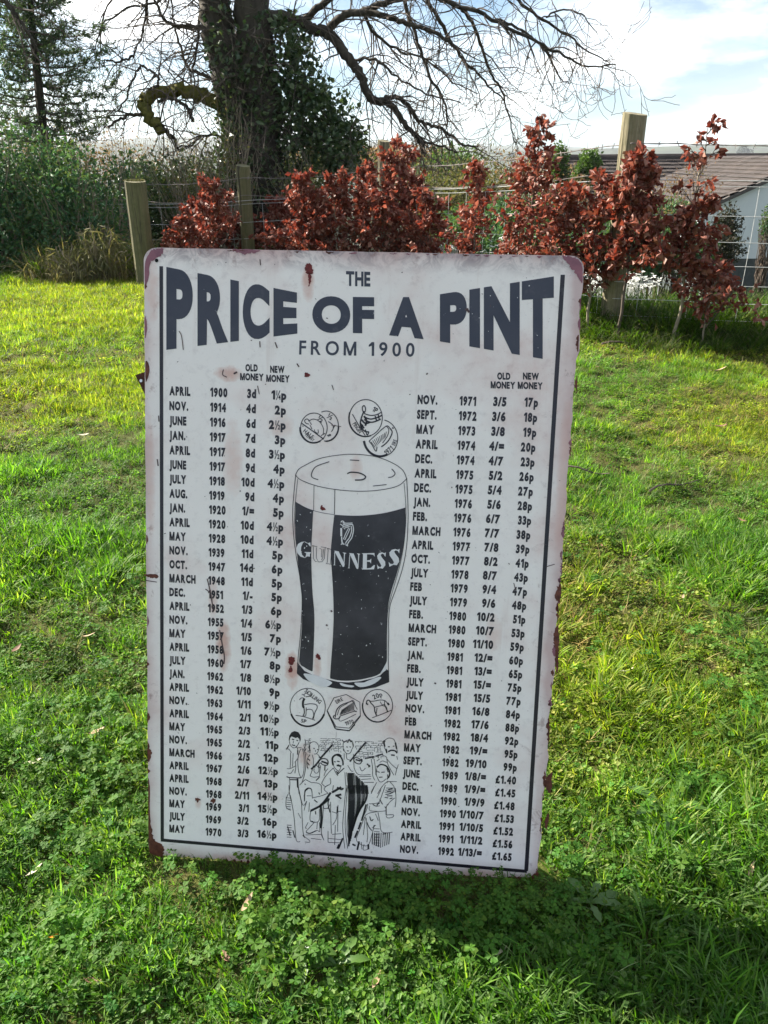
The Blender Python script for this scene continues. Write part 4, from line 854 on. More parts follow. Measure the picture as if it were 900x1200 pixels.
stick(686, 551, 0.16, -0.25, 0.004, 'dark fallen twig on the grass just right of the sign')
stick(735, 402, 0.30, 0.1, 0.007, 'dark fallen stick on the worn turf near the red saplings')
stick(790, 568, 0.22, 0.5, 0.004, 'dead stick on the bare patch in the middle of the right lawn')
# broad-leaved weeds
weed_mat = leafmat('weed_leaf', [(0.05, 0.12, 0.02), (0.09, 0.17, 0.035)], 0.4, 0.35, 0.5, tcol=(1.5, 1.6, .6))
def weed(px, py, n, ln, label, seed):
    q = random.Random(seed); p = ground_at(px, py, 0.008); o = empty('broad_leaf_weed', p); tag(o, label, 'weed', 'broad-leaved weeds in the lawn')
    for k in range(n):
        a = k * 2.4 + q.uniform(-.3, .3); mb = MB(); l_ = ln * q.uniform(.7, 1.1); ns = 8; el = q.uniform(.35, .8)
        for i in range(ns):
            t_ = i / (ns - 1); wv = l_ * .17 * (math.sin(math.pi * min(1, t_ * .95 + .03)) ** .7) * (1 + .22 * math.sin(i * 2.6)) * (.3 + .9 * t_ if t_ < .6 else 1)
            r_ = l_ * t_ * math.cos(el * (1 - t_ * .8)); z_ = .006 + l_ * math.sin(el) * (t_ - t_ * t_ * .75)
            c_ = Vector((r_ * math.cos(a), r_ * math.sin(a), z_)); s_ = Vector((-math.sin(a), math.cos(a), 0)) * wv
            mb.v += [c_ - s_ + Vector((0, 0, wv * .35)), c_, c_ + s_ + Vector((0, 0, wv * .35))]
        for i in range(ns - 1): b_ = 3 * i; mb.f += [(b_, b_ + 1, b_ + 4, b_ + 3), (b_ + 1, b_ + 2, b_ + 5, b_ + 4)]
        lf = bpy.data.objects.new('leaf', mb.mesh('leaf', weed_mat, True)); COL.objects.link(lf); lf.parent = o
weed(352, 1118, 4, .05, 'broad leaved weed rosette in the grass below the musicians drawing', 1)
weed(690, 1062, 6, .045, 'jagged leaved weed just below the lower right corner of the sign', 2)
weed(780, 950, 5, .07, 'tall pale green leafy weed in the shaded grass at right', 3)
weed(850, 880, 6, .06, 'round leaved weed rosette near the right edge of the picture', 4)
weed(395, 1135, 5, .045, 'small weed rosette with rounded leaves nearest the bottom edge', 5)

# ------------------------------------------------------------------ fence
def post(mb, px, ytop, Y, dia, ybot=None, lean=0.0, r_=rnd):
    top = at(px, ytop, Y); gz = ground_z(top.x, Y); n = 9; sides = 14; b0 = len(mb.v)
    ph = [r_.uniform(-.06, .06) for _ in range(sides)]
    for i in range(n + 1):
        z = gz - .1 + (top.z - gz + .1) * i / n
        for k in range(sides):
            a = 2 * math.pi * k / sides; rr_ = dia / 2 * (1 + ph[k] + .04 * noise.noise(Vector((k, z * 5, px))))
            mb.v.append(Vector((top.x + rr_ * math.cos(a) + lean * (top.z - z), Y + rr_ * math.sin(a), z - (0.012 * math.cos(a + 1) if i == n else 0))))
    for i in range(n):
        for k in range(sides): k2 = (k + 1) % sides; mb.f.append((b0 + i * sides + k, b0 + i * sides + k2, b0 + (i + 1) * sides + k2, b0 + (i + 1) * sides + k))
    mb.f.append(tuple(b0 + n * sides + k for k in range(sides)))
    return top
def woodmat(name, c1, c2, moss=0.0):
    m, t, b = matnew(name); tcn = t.nodes.new('ShaderNodeTexCoord'); mpn = t.nodes.new('ShaderNodeMapping'); mpn.inputs['Scale'].default_value = (60, 60, 3)
    t.links.new(tcn.outputs['Object'], mpn.inputs[0]); n_ = noi(t, mpn.outputs[0], 1, 6, .65, .5); n2_ = noi(t, tcn.outputs['Object'], 12, 5, .7)
    c = mixc(t, ramp(t, n_, [(.3, 0.0), (.7, 1.0)]), c1, c2); c = mixc(t, ramp(t, n_, [(.62, 0.0), (.7, .8)]), c, (0.05, 0.035, 0.02))
    c = mixc(t, ramp(t, n2_, [(.45, 0.0), (.7, .6 + moss)]), c, (0.085, 0.085, 0.03))
    mp2 = t.nodes.new('ShaderNodeMapping'); mp2.inputs['Scale'].default_value = (26, 26, 1.1); t.links.new(tcn.outputs['Object'], mp2.inputs[0]); n4_ = noi(t, mp2.outputs[0], 1, 5, .6, .8)
    c = mixc(t, ramp(t, n4_, [(.56, 0.0), (.62, .9)]), c, (0.03, 0.024, 0.015)); c = mixc(t, ramp(t, n4_, [(.30, .7), (.38, 0.0)]), c, (0.34, 0.30, 0.21))
    t.links.new(c, b.inputs['Base Color']); b.inputs['Roughness'].default_value = .85
    bn = t.nodes.new('ShaderNodeBump'); bn.inputs['Distance'].default_value = .014; t.links.new(n4_, bn.inputs['Height']); t.links.new(bn.outputs[0], b.inputs['Normal']); return m
wood = woodmat('weathered_post', (0.13, 0.11, 0.06), (0.27, 0.23, 0.14)); wood2 = woodmat('mossy_post', (0.08, 0.075, 0.03), (0.17, 0.15, 0.07), .3)
fence = empty('wire_fence', (at(740, 200, 4.9).x, 4.9, ground_z(1.6, 4.9))); tag(fence, 'post and wire stock fence with barbed top wire running behind the red leaved saplings', 'fence')
FP = []      # (x, y, base height shift) of the posts the wires run along
mb = MB(); pA = post(mb, 744, 133, 4.95, .135); mb.build('fence_post', wood, fence)
mb = MB(); pB = post(mb, 449.5, 165, 8.0, .105); mb.build('fence_post', wood, fence)
mb = MB(); pC = post(mb, 284.5, 194, 7.7, .13); mb.build('fence_post', wood2, fence)
gate = empty('gate_post', (at(157, 300, 7.0).x, 7.0, 0)); tag(gate, 'thick mossy round wooden post at the edge of the left hedge', 'post')
mb = MB(); post(mb, 157.5, 212, 7.0, .175); mb.build('post_shaft', wood2, gate)
mb = MB(); tp = at(156.5, 211, 7.0)
for k in range(60):
    a = rnd.uniform(0, 6.28); r = .08 * math.sqrt(rnd.random()); q = Vector((tp.x + r * math.cos(a), 7 + r * math.sin(a), tp.z - .01)); s_ = rnd.uniform(.008, .02)
    mb.add([q, q + Vector((s_, 0, s_ * .7)), q + Vector((0, s_ * .6, s_)), q + Vector((-s_, 0, .4 * s_))], [(0, 1, 2), (0, 2, 3)])
mb.build('moss_cap', mossm, gate)
wire = simple('galvanised_wire', (0.42, 0.43, 0.42), (0.55, 0.56, 0.55), 60, .45, metallic=.2); barb_m = simple('rusty_wire', (0.16, 0.14, 0.13), (0.25, 0.22, 0.2), 60, .6)
# the line of the fence in plan and how far each height sits at each support
line = [(3.9, 4.35, 0.02), (pA.x - .02, 4.88, 0.0), (pB.x, 7.93, -.16), (pC.x, 7.63, -.24), (at(157, 300, 8.3).x, 8.3, -.3), (-6.0, 8.6, -.3)]
def wire_pts(h, sag=0.02, step=.08, wob=0.0, hs=None):
    o_ = []
    for s_ in range(len(line) - 1):
        (x0, y0, z0), (x1, y1, z1) = line[s_], line[s_ + 1]; ln = math.hypot(x1 - x0, y1 - y0); n = max(2, int(ln / step))
        for i in range(n + (s_ == len(line) - 2)):
            t_ = i / n; x = x0 + (x1 - x0) * t_; y = y0 + (y1 - y0) * t_
            o_.append(Vector((x, y, h + z0 + (z1 - z0) * t_ - sag * 4 * t_ * (1 - t_) + wob * noise.noise(Vector((x * 3, y * 3, h))))))
    return o_
HS = [.885, .855, .70, .56, .43, .32, .22, .12]
for h in HS:
    mb = MB(); mb.tube(wire_pts(h, .012, .12, .006), .0017 if h < .86 else .0024, 4); mb.build('line_wire', wire, fence)
bw = wire_pts(1.075, .03, .05, .008); mb = MB(); mb.tube(bw, .0022, 4)
mb.tube([p + Vector((0, 0, .003 * math.sin(i * 1.4))) for i, p in enumerate(bw)], .002, 4)
for i in range(2, len(bw) - 2, 2):
    p = bw[i]
    for k in range(2):
        a = rnd.uniform(0, 3.14); d = Vector((rnd.uniform(-.3, .3), math.cos(a), math.sin(a))) * .018; mb.tube([p - d, p + d], .0014, 3)
mb.build('barbed_wire', barb_m, fence)
tw = wire_pts(.93, .05, .1, .01)
mb = MB(); mb.tube(tw, .0022, 4); mb.build('line_wire', barb_m, fence)
k = 0
for s_ in range(len(line) - 1):
    (x0, y0, z0), (x1, y1, z1) = line[s_], line[s_ + 1]; ln = math.hypot(x1 - x0, y1 - y0); n = int(ln / .27)
    for i in range(n):
        t_ = (i + .5) / n; x = x0 + (x1 - x0) * t_; y = y0 + (y1 - y0) * t_; zz = z0 + (z1 - z0) * t_ - .012 * 4 * t_ * (1 - t_)
        mb = MB(); mb.tube([Vector((x + .01 * noise.noise(Vector((x * 9, h_, 1))), y - .004, h_ + zz)) for h_ in (.12, .3, .45, .6, .75, .858)], .0014, 4); mb.build('stay_wire', wire, fence)

# ------------------------------------------------------------------ plants
def leaf_at(mb, p, ln, wd, d, up, fold=0.3, curl=0.3):
    """a curled leaf of four faces"""
    s_ = d.cross(up)
    if s_.length < .01: s_ = d.cross(Vector((1, 0, 0)))
    s_.normalize(); n_ = s_.cross(d).normalized()
    mb.add([p, p + d * ln * .5 + s_ * wd * .5 + n_ * wd * fold, p + d * ln * .55 - n_ * ln * curl * .3, p + d * ln * .5 - s_ * wd * .5 + n_ * wd * fold, p + d * ln + n_ * ln * curl * -.1], [(0, 1, 2), (0, 2, 3), (2, 1, 4), (2, 4, 3)])
def rvec(r_): 
    while 1:
        v = Vector((r_.uniform(-1, 1), r_.uniform(-1, 1), r_.uniform(-1, 1)))
        if .05 < v.length < 1: return v.normalized()
def wander(p, d, ln, n, r_, wig=.25, grav=0.0):
    o_ = [p.copy()]
    for i in range(n):
        d = (d + rvec(r_) * wig + Vector((0, 0, grav))).normalized(); p = p + d * (ln / n); o_.append(p.copy())
    return o_
def sapling(px, pybase, pytop, Y, spread, nleaf, label, seed, lsz=.045, low=0.05, group='copper leaved beech saplings along the fence', topbare=0.0, bulge=.45, leafm=None):
    r_ = random.Random(seed); top = at(px, pytop, Y); gz = ground_z(top.x, Y); root = empty('beech_sapling', (top.x, Y, gz)); tag(root, label, 'sapling', group)
    H_ = top.z - gz; st = MB(); br = MB(); lf = MB()
    main = [Vector((top.x + .03 * noise.noise(Vector((i * .6, seed, 0))) * (1 if i < 10 else 0), Y + .03 * noise.noise(Vector((i * .6, seed, 5))), gz - .03 + (H_ + .03) * i / 10)) for i in range(11)]
    st.tube(main, [.011 * (1 - .85 * i / 10) * (H_ / 1.1) ** .5 for i in range(11)], 6)
    spots = []; nb_ = int(14 + H_ * 16)
    for b_ in range(nb_):
        t_ = low + (1 - low - .02) * (b_ + r_.random()) / nb_; i = min(9, int(t_ * 10)); p = main[i].lerp(main[i + 1], t_ * 10 - i)
        prof = (1 - t_) ** .6 * min(1, .45 + t_ * 1.6) if t_ > bulge else .75 + .25 * t_ / bulge
        ln = spread * prof * r_.choice((.35, .7, .9, 1.0, 1.2)) * r_.uniform(.8, 1.1) + .05; a = b_ * 2.4 + r_.uniform(-.5, .5); d = Vector((math.cos(a), math.sin(a), r_.uniform(.3, .9))).normalized()
        q = wander(p, d, ln, 5, r_, .28, .04); br.tube(q, [.0045 * (1 - .16 * i_) for i_ in range(6)], 4, False)
        for j in range(1, 6): spots.append((q[j], (q[j] - q[j - 1]).normalized(), t_))
        for j in (2, 3, 4):
            if r_.random() < .75:
                q2 = wander(q[j], ((q[j] - q[j - 1]).normalized() + rvec(r_) * .8).normalized(), ln * .45, 3, r_, .3, .03); br.tube(q2, [.0025, .002, .0015, .001], 3, False)
                spots += [(q2[k_], (q2[k_] - q2[k_ - 1]).normalized(), t_) for k_ in (1, 2, 3)]
    spots += [(main[i], Vector((0, 0, 1)), i / 10) for i in range(4, 11)]
    spots = [s_ for s_ in spots if s_[2] < 1 - topbare or r_.random() < .15]
    for _ in range(int(nleaf * 1.4)):
        p, d, t_ = r_.choice(spots); p = p + rvec(r_) * r_.uniform(0, .035); dd = (d * .5 + rvec(r_) * .9 + Vector((0, 0, -.35))).normalized(); s_ = lsz * r_.uniform(.6, 1.15)
        leaf_at(lf, p, s_, s_ * .58, dd, rvec(r_), r_.uniform(.1, .5), r_.uniform(-.2, .9))
    st.build('stem', paletwig if seed % 2 else twigm, root); br.build('branches', twigm, root); o = lf.build('foliage', leafm or leaf_beech, root); o['kind'] = 'stuff'
    return root
SP = [ # px, top, Y, spread, leaves, label
 (632, 140, 5.3, .16, 520, 'tall thin copper leaved sapling left of the nearest post, its tip above the horizon', dict(low=.35, bulge=.7)),
 (612, 200, 5.5, .22, 420, 'low bushy red beech behind the right end of the sign top', dict(low=.2)),
 (664, 222, 5.0, .21, 760, 'dense red leaved beech between the thin tall one and the nearest post', dict(low=.30)),
 (706, 205, 4.85, .19, 700, 'red leaved beech touching the left side of the nearest post', dict(low=.28)),
 (752, 180, 4.62, .21, 1200, 'broad copper beech in front of the nearest post with a pale bare stem', dict(low=.42)),
 (829, 150, 4.5, .18, 760, 'separate copper sapling at far right with a bare twig rising from its tip', dict(low=.30, topbare=.34, bulge=.45)),
 (560, 190, 6.3, .17, 420, 'slim reddish sapling standing in front of the wire mesh between two denser clumps', dict(low=.1)),
 (545, 250, 6.5, .25, 420, 'short red sapling at the foot of the wire mesh', dict(low=.1)),
 (503, 225, 6.9, .3, 900, 'copper beech at the right end of the long red hedge row', dict(low=.05)),
 (466, 166, 7.3, .28, 1300, 'tallest beech of the long red row, its top beside the thin pale post', dict(low=.05)),
 (430, 196, 7.3, .3, 1100, 'red beech just left of the thin pale post', dict(low=.05)),
 (392, 207, 7.2, .32, 1300, 'full round red beech in the middle of the long red row', dict(low=.05)),
 (352, 205, 7.2, .32, 1300, 'red beech second to the right of the leaning wooden post', dict(low=.05)),
 (325, 235, 7.95, .28, 900, 'low red beech directly right of the leaning wooden post', dict(low=.05)),
 (255, 240, 7.9, .26, 1000, 'darker red beech directly left of the leaning wooden post', dict(low=.05)),
 (243, 212, 7.2, .26, 900, 'pointed dark red beech near the left end of the red row', dict(low=.05)),
 (288, 252, 8.0, .24, 700, 'low red beech hiding the foot of the leaning wooden post', dict(low=.05)),
 (372, 228, 7.5, .28, 900, 'red beech filling the gap left of the round one in the middle of the row', dict(low=.05)),
 (448, 222, 7.0, .26, 900, 'low dense beech at the foot of the thin pale post', dict(low=.05)),
 (487, 205, 7.4, .26, 900, 'red beech between the tallest one of the row and its right end', dict(low=.05)),
 (228, 240, 7.6, .24, 700, 'dull beech between the pointed one and the left end of the row', dict(low=.05)),
 (213, 258, 7.0, .22, 600, 'small dull red beech at the left end of the red row', dict(low=.05)),
]
for i, (px, pt, Y, sprd, nl, lab, kw) in enumerate(SP): sapling(px, 0, pt, Y, sprd, nl, lab, 40 + i, lsz=.050 if Y < 6 else .055, **kw)
# low trailing red leaves at far right
sapling(836, 0, 318, 4.45, .34, 420, 'low spreading red leaved beech shoot at the foot of the far right sapling', 77, low=.3)

def blob_leaves(mb, blobs, n, ls, ws, r_, shell=.55, droop=0.0):
    vol = [b_[3] * b_[4] * b_[5] for b_ in blobs]; tot = sum(vol)
    for b_, v in zip(blobs, vol):
        for _ in range(int(n * v / tot)):
            u = rvec(r_); rr_ = r_.uniform(shell, 1) ** 1.0 * (1 + .42 * noise.noise(Vector((u.x * 2.3 + b_[0], u.y * 2.3, u.z * 2.3 + b_[2]))) + .15 * noise.noise(u * 6))
            p = Vector((b_[0] + u.x * b_[3] * rr_, b_[1] + u.y * b_[4] * rr_, b_[2] + u.z * b_[5] * rr_))
            if p.z < ground_z(p.x, p.y) + .02: continue
            d = (u * .6 + rvec(r_) + Vector((0, 0, -droop))).normalized(); s_ = ls * r_.uniform(.6, 1.3)
            leaf_at(mb, p, s_, s_ * ws, d, rvec(r_), .15, .2)
def bush(name, label, cat, blobs_px, n, ls, ws, mat, seed, group=None, twigs=0, twmat=None, shell=.5, droop=0.0):
    """blobs_px: pixel x, y of the middle, depth, half width px, half height px"""
    r_ = random.Random(seed); bl = []
    for (px, py, Y, rx, ry) in blobs_px:
        c_ = at(px, py, Y); sx_ = rx * Y / F; sz_ = ry * Y / F; bl.append((c_.x, c_.y, c_.z, sx_, min(sx_, 1.4 if Y < 12 else 6), sz_))
    cx = sum(b_[0] for b_ in bl) / len(bl); Y0 = bl[0][1]; root = empty(name, (cx, Y0, ground_z(cx, Y0))); tag(root, label, cat, group)
    mb = MB(); blob_leaves(mb, bl, n, ls, ws, r_, shell, droop); o = mb.build('foliage', mat, root); o['kind'] = 'stuff'
    mb = MB()
    for b_ in bl:
        for _ in range(max(3, twigs // len(bl))):
            g_ = Vector((b_[0] + r_.uniform(-.3, .3) * b_[3], b_[1] + r_.uniform(-.3, .3) * b_[4], 0)); g_.z = ground_z(g_.x, g_.y); u = rvec(r_); u.z = abs(u.z)
            e_ = Vector((b_[0] + u.x * b_[3] * 1.08, b_[1] + u.y * b_[4], b_[2] + u.z * b_[5] * 1.1)); ln = (e_ - g_).length
            q = [g_.lerp(e_, k_ / 6) + rvec(r_) * ln * .04 * (k_ > 0) for k_ in range(7)]; th = ls * .16
            mb.tube(q, [th * (1.2 - k_ / 6) for k_ in range(7)], 4, False)
    mb.build('stems', twmat or twigm, root); return root
bush('dark_hedge', 'dense dark green evergreen hedge filling the left edge behind the lawn', 'hedge',
     [(20, 262, 8.1, 66, 88), (85, 262, 8.0, 56, 76), (128, 290, 7.9, 36, 56), (-40, 250, 8.2, 70, 110), (60, 225, 8.5, 60, 60), (140, 225, 8.9, 30, 40)], 30000, .055, .42, leaf_hedge, 1, twigs=260, twmat=paletwig, shell=.35, droop=.3)
bush('ivy_bush', 'dark green ivy shrub behind the fence between the thick post and the red row', 'shrub',
     [(190, 262, 9.3, 50, 62), (235, 250, 9.6, 50, 55), (165, 240, 9.8, 35, 50)], 14000, .055, .6, leaf_ivy, 2, twigs=40, shell=.35)
bush('bramble_thicket', 'tangle of bare brown and pinkish bramble stems above the left hedge', 'bramble',
     [(110, 190, 10.5, 60, 48), (175, 203, 10.8, 50, 42), (230, 200, 11, 40, 38), (40, 175, 10.5, 60, 45)], 5200, .03, .6, leaf_bud, 3, twigs=230, twmat=paletwig, shell=.1)
bush('old_mans_beard', 'pale tangled creeper stems around the foot of the big tree', 'creeper',
     [(215, 215, 8.9, 50, 50), (262, 190, 8.9, 40, 62), (370, 225, 9.0, 60, 40), (420, 235, 9.2, 40, 35)], 2600, .035, .5, leaf_olive, 4, twigs=240, twmat=paletwig, shell=.1)
bush('pale_grass_shrub', 'faded olive arching shrub at the right foot of the dark hedge', 'shrub',
     [(118, 300, 7.3, 34, 32), (86, 312, 7.2, 30, 24)], 2600, .09, .08, straw, 5, twigs=50, twmat=paletwig, shell=.2, droop=1.2)
mid = [
 ('olive_scrub', 'olive brown scrub patch seen through the wire mesh right of the thin post', [(500, 240, 15, 60, 45), (560, 232, 16, 60, 42)], 9000, .07, leaf_olive),
 ('green_shrub', 'mid green bushy shrub behind the barbed wire above the middle of the sign', [(530, 200, 24, 38, 24)], 3600, .11, leaf_green),
 ('brown_scrub', 'brownish bare scrub behind the tall thin sapling', [(620, 225, 17, 60, 36), (660, 240, 16, 40, 32)], 7000, .07, leaf_bud),
 ('green_shrub', 'dark green low shrubs at the back of the wire mesh near the ground', [(600, 262, 11, 60, 30), (545, 272, 10.5, 40, 28)], 7000, .055, leaf_hedge),
 ('green_shrub', 'green shrub in front of the brown roof behind the nearest post', [(770, 258, 10.5, 46, 24), (730, 268, 10.4, 30, 20)], 5000, .055, leaf_hedge),
 ('dark_shrub', 'row of low dark shrubs hiding the foot of the white wall behind the wire mesh', [(700, 300, 9.5, 40, 30), (760, 298, 9.6, 40, 30), (640, 292, 9.7, 40, 30), (810, 296, 9.4, 26, 26), (585, 292, 9.8, 40, 26)], 12000, .055, leaf_hedge),
 ('bare_shrub', 'thin twiggy brownish shrub standing in front of the brown roof', [(800, 225, 9.5, 44, 34), (765, 232, 9.8, 36, 26)], 500, .035, leaf_bud),
 ('dwarf_conifer', 'narrow dark green conifer beside the tip of the tall sapling', [(656, 205, 16, 9, 26), (655, 185, 16, 6, 16)], 2600, .06, leaf_green),
 ('dwarf_conifer', 'bright green conifer left of the nearest post with a spiky top', [(690, 196, 18, 13, 18), (682, 208, 18, 13, 12)], 2600, .08, leaf_green),
 ('dark_shrub', 'dark brown rounded shrub in front of the white gable wall', [(850, 268, 12, 17, 24), (838, 292, 11.5, 30, 20), (800, 300, 11.5, 26, 16)], 7000, .05, leaf_dark),
 ('green_shrub', 'shrub cut by the right edge in front of the white gable wall', [(905, 262, 12, 12, 20)], 1200, .05, leaf_hedge),
 ('brown_scrub', 'brown hedgerow far behind the red row and below the hanging branches', [(400, 190, 26, 70, 16), (470, 187, 27, 60, 15)], 6000, .12, leaf_bud),
 ('olive_scrub', 'olive shrub behind the left part of the red row', [(330, 215, 11, 50, 30), (290, 225, 10.8, 40, 34)], 6000, .06, leaf_olive),
]
for i, (nm, lab, bl, n, ls, mt) in enumerate(mid): bush(nm, lab, 'shrub' if 'conifer' not in nm else 'conifer', bl, n, ls, .55, mt, 60 + i, twigs=50, shell=.3)
# white flowers beyond the fence
mb = MB(); r_ = random.Random(9)
for _ in range(520):
    if r_.random() < .78: px, py, Y = r_.uniform(688, 832), r_.uniform(318, 338), r_.uniform(5.5, 6.6)
    else: px, py, Y = r_.uniform(500, 615), r_.uniform(276, 298), r_.uniform(6.9, 8.0)
    d = ray(px, py); x = d.x * Y / d.y; x = d.x * Y / d.y; zc = CH + d.z * Y / d.y
    if nz(x, Y, 3.5, 2) < -.05: continue
    c_ = Vector((x, Y, zc)); s_ = r_.uniform(.014, .032)
    for q in range(4):
        a = q * 1.57 + r_.uniform(-.3, .3); leaf_at(mb, c_, s_, s_ * .7, Vector((math.cos(a), math.sin(a), r_.uniform(-.5, .9))).normalized(), Vector((0, 0, 1)), .2, .3)
    mb.add([c_, c_ + Vector((.004, 0, -.25)), c_ + Vector((-.004, 0, -.25))], [(0, 1, 2)])
fl = mb.build('white_flowers', petal); fl['kind'] = 'stuff'

# conifer at left
r_ = random.Random(31); cb = at(58, 250, 9.3); con = empty('spruce_tree', (cb.x, 9.3, ground_z(cb.x, 9.3))); tag(con, 'loose drooping spruce standing above the hedge at the left edge', 'conifer')
tr = [at(62, 260, 9.3), at(58, 200, 9.3), at(50, 150, 9.3), at(44, 90, 9.3), at(38, 30, 9.3), at(33, -30, 9.3), at(30, -90, 9.3)]
tr[0].z = ground_z(tr[0].x, 9.3) - .1
mb = MB(); mb.tube(tr, [.075, .06, .05, .042, .034, .025, .012], 8); mb.build('trunk', bark, con)
bo = MB(); nd = MB()
for k in range(62):
    t_ = k / 62 * .92; i = min(5, int((.28 + t_ * .72) * 6)); f_ = (.28 + t_ * .72) * 6 - i; p = tr[i].lerp(tr[min(6, i + 1)], f_)
    a = k * 2.4 + r_.uniform(-.4, .4); ln = (1.0 - t_ * .62) * r_.uniform(.55, 1.05); d = Vector((math.cos(a), math.sin(a) * .8, -.25)).normalized()
    q = [p]; 
    for j in range(7): d = (d + Vector((0, 0, .11)) + rvec(r_) * .08).normalized(); q.append(q[-1] + d * ln / 7)
    bo.tube(q, [.012 * (1 - j / 8) for j in range(8)], 4, False)
    for j in range(1, 8):
        for sd_ in range(4):
            e_ = wander(q[j], (d * .6 + rvec(r_) * .9).normalized(), r_.uniform(.08, .22), 3, r_, .15, .05); bo.tube(e_, .0025, 3, False)
            for m_ in range(30):
                u_ = r_.random() * 3; ii = min(2, int(u_)); pp = e_[ii].lerp(e_[ii + 1], u_ - ii); leaf_at(nd, pp, .036, .009, (rvec(r_) + (e_[3] - e_[0]).normalized() * .8).normalized(), rvec(r_), 0, 0)
bo.build('boughs', twigm, con); o = nd.build('needles', leaf_conifer, con); o['kind'] = 'stuff'

# ------------------------------------------------------------------ the big bare tree
r_ = random.Random(5)
tb = at(300, 250, 9.6); tree = empty('bare_tree', (tb.x, 9.6, ground_z(tb.x, 9.6))); tag(tree, 'large leafless tree with two dark trunks and drooping twiggy branches behind the red row', 'tree')
def pxl(lst, Y=9.6, dy=None): return [at(x, y, Y + (dy[i] if dy else 0)) for i, (x, y) in enumerate(lst)]
def resample(P, n):
    o_ = []; 
    for i in range(len(P) - 1):
        p0, p1, p2, p3 = P[max(i - 1, 0)], P[i], P[i + 1], P[min(i + 2, len(P) - 1)]
        for k_ in range(n):
            t_ = k_ / n; o_.append(.5 * ((2 * p1) + (p2 - p0) * t_ + (2 * p0 - 5 * p1 + 4 * p2 - p3) * t_ ** 2 + (3 * p1 - p0 - 3 * p2 + p3) * t_ ** 3))
    o_.append(P[-1].copy()); return o_
def limb(name, pts_px, r0, r1, mat=bark, Y=9.6, depth=0.0, seed=0, jit=.012, sides=8):
    n = len(pts_px); P = [at(x, y, Y + depth * (i / (n - 1)) ** 1.0) for i, (x, y) in enumerate(pts_px)]
    P = resample(P, 5); jit = .035 if mat is mossm else jit; P = [p + rvec(r_) * jit * (0 < i < len(P) - 1) for i, p in enumerate(P)]; m_ = len(P) - 1
    kf = 1.0 if name == 'trunk' else (.9 if mat is mossm else .74); rad = [(r0 + (r1 - r0) * (i / m_)) * kf * Y / F for i in range(m_ + 1)]
    mb = MB(); mb.tube(P, rad, sides); mb.build(name, mat, tree, True); return P, rad
T1, _ = limb('trunk', [(318, 300), (300, 240), (286, 170), (274, 110), (262, 60), (250, 10), (243, -50), (238, -120)], 24, 13, sides=14, jit=.03)
T2, _ = limb('trunk', [(322, 300), (312, 230), (306, 160), (302, 90), (297, 30), (294, -40), (300, -120)], 24, 15, sides=14, jit=.03)
spines = []
def L_(pts_px, r0, r1, depth=0.0, name='limb', mat=bark, Y=9.6): q = limb(name, pts_px, r0, r1, mat, Y, depth); spines.append(q); return q
L_([(304, 22), (330, 20), (352, 27), (368, 34), (386, 40), (402, 60), (418, 80), (426, 95), (432, 113), (441, 119), (450, 119)], 8.5, 5, -.4)
L_([(450, 119), (462, 128), (476, 148), (486, 158), (494, 170), (498, 182)], 5, 2.2, .2, Y=9.2)
L_([(448, 117), (462, 113), (478, 124), (488, 138), (500, 146), (515, 150), (530, 160), (545, 170), (560, 172)], 3.6, 1.4, .4, Y=9.2)
L_([(486, 155), (500, 168), (520, 172), (536, 178)], 2.2, 1.2, 0, Y=9.3)
L_([(384, 38), (392, 26), (404, 18), (424, 14), (445, 17), (468, 24), (488, 31), (510, 38), (530, 52)], 6, 2.0, -.5)
L_([(424, 14), (450, 4), (475, -4), (500, -6), (530, 4), (560, 14), (590, 30), (625, 48), (655, 62), (690, 78), (722, 76)], 4.5, .8, -.8)
L_([(500, -2), (512, 20), (530, 50), (544, 72), (558, 84), (575, 104), (592, 118)], 3.0, .9, .3)
L_([(470, -8), (480, 20), (490, 52), (505, 92), (520, 116), (523, 140), (522, 160)], 3.0, 1.0, -.3)
L_([(540, 8), (556, 32), (566, 62), (578, 90), (590, 112), (600, 150), (604, 170)], 2.6, .7, .5)
L_([(580, 22), (600, 30), (620, 40), (640, 62), (655, 90), (668, 98)], 2.2, .6, -.3)
L_([(560, -14), (600, -4), (630, 20), (660, 38), (690, 60), (712, 72)], 2.6, .7, .3)
L_([(424, 14), (440, 40), (470, 60), (500, 70), (530, 96), (560, 110)], 2.4, .7, .8)
L_([(352, 27), (372, 10), (400, -10), (430, -30), (480, -60)], 5, 3, -.6)
L_([(410, 70), (440, 70), (465, 90), (500, 110), (540, 120)], 2.2, .7, -.6)
L_([(640, 20), (660, 10), (685, 20), (700, 40)], 1.4, .5, 0)
# mossy bent limb on the left
L_([(292, 168), (275, 142), (255, 124), (236, 112), (214, 107), (194, 107), (178, 109), (169, 118), (170, 130), (178, 142), (190, 151)], 9, 5.5, -.3, 'mossy_limb', mossm)
L_([(190, 149), (196, 156), (204, 164), (210, 178)], 4, 1.5, 0)
L_([(226, 142), (221, 128), (212, 120), (200, 116), (184, 118)], 2.8, 2.2, 0, Y=9.3)
L_([(172, 136), (160, 134), (146, 137), (134, 144), (122, 150)], 3, 1.2, 0)
L_([(168, 76), (160, 84), (154, 98), (148, 116), (138, 130)], 1.8, 1.0, 0, Y=9.4)
L_([(182, 104), (186, 92), (178, 84), (166, 78)], 2.2, 1.4, 0, Y=9.4)
L_([(266, 70), (250, 40), (225, 30), (205, 30), (190, 20), (178, -10)], 4, 1.5, -.3)
L_([(178, -30), (172, 10), (166, 40), (157, 68)], 2.2, .9, 0)
L_([(157, 66), (146, 70), (134, 72), (124, 70), (121, 78)], 1.8, .9, 0)
L_([(262, 40), (240, 10), (226, -20), (215, -60)], 4, 2, .3)
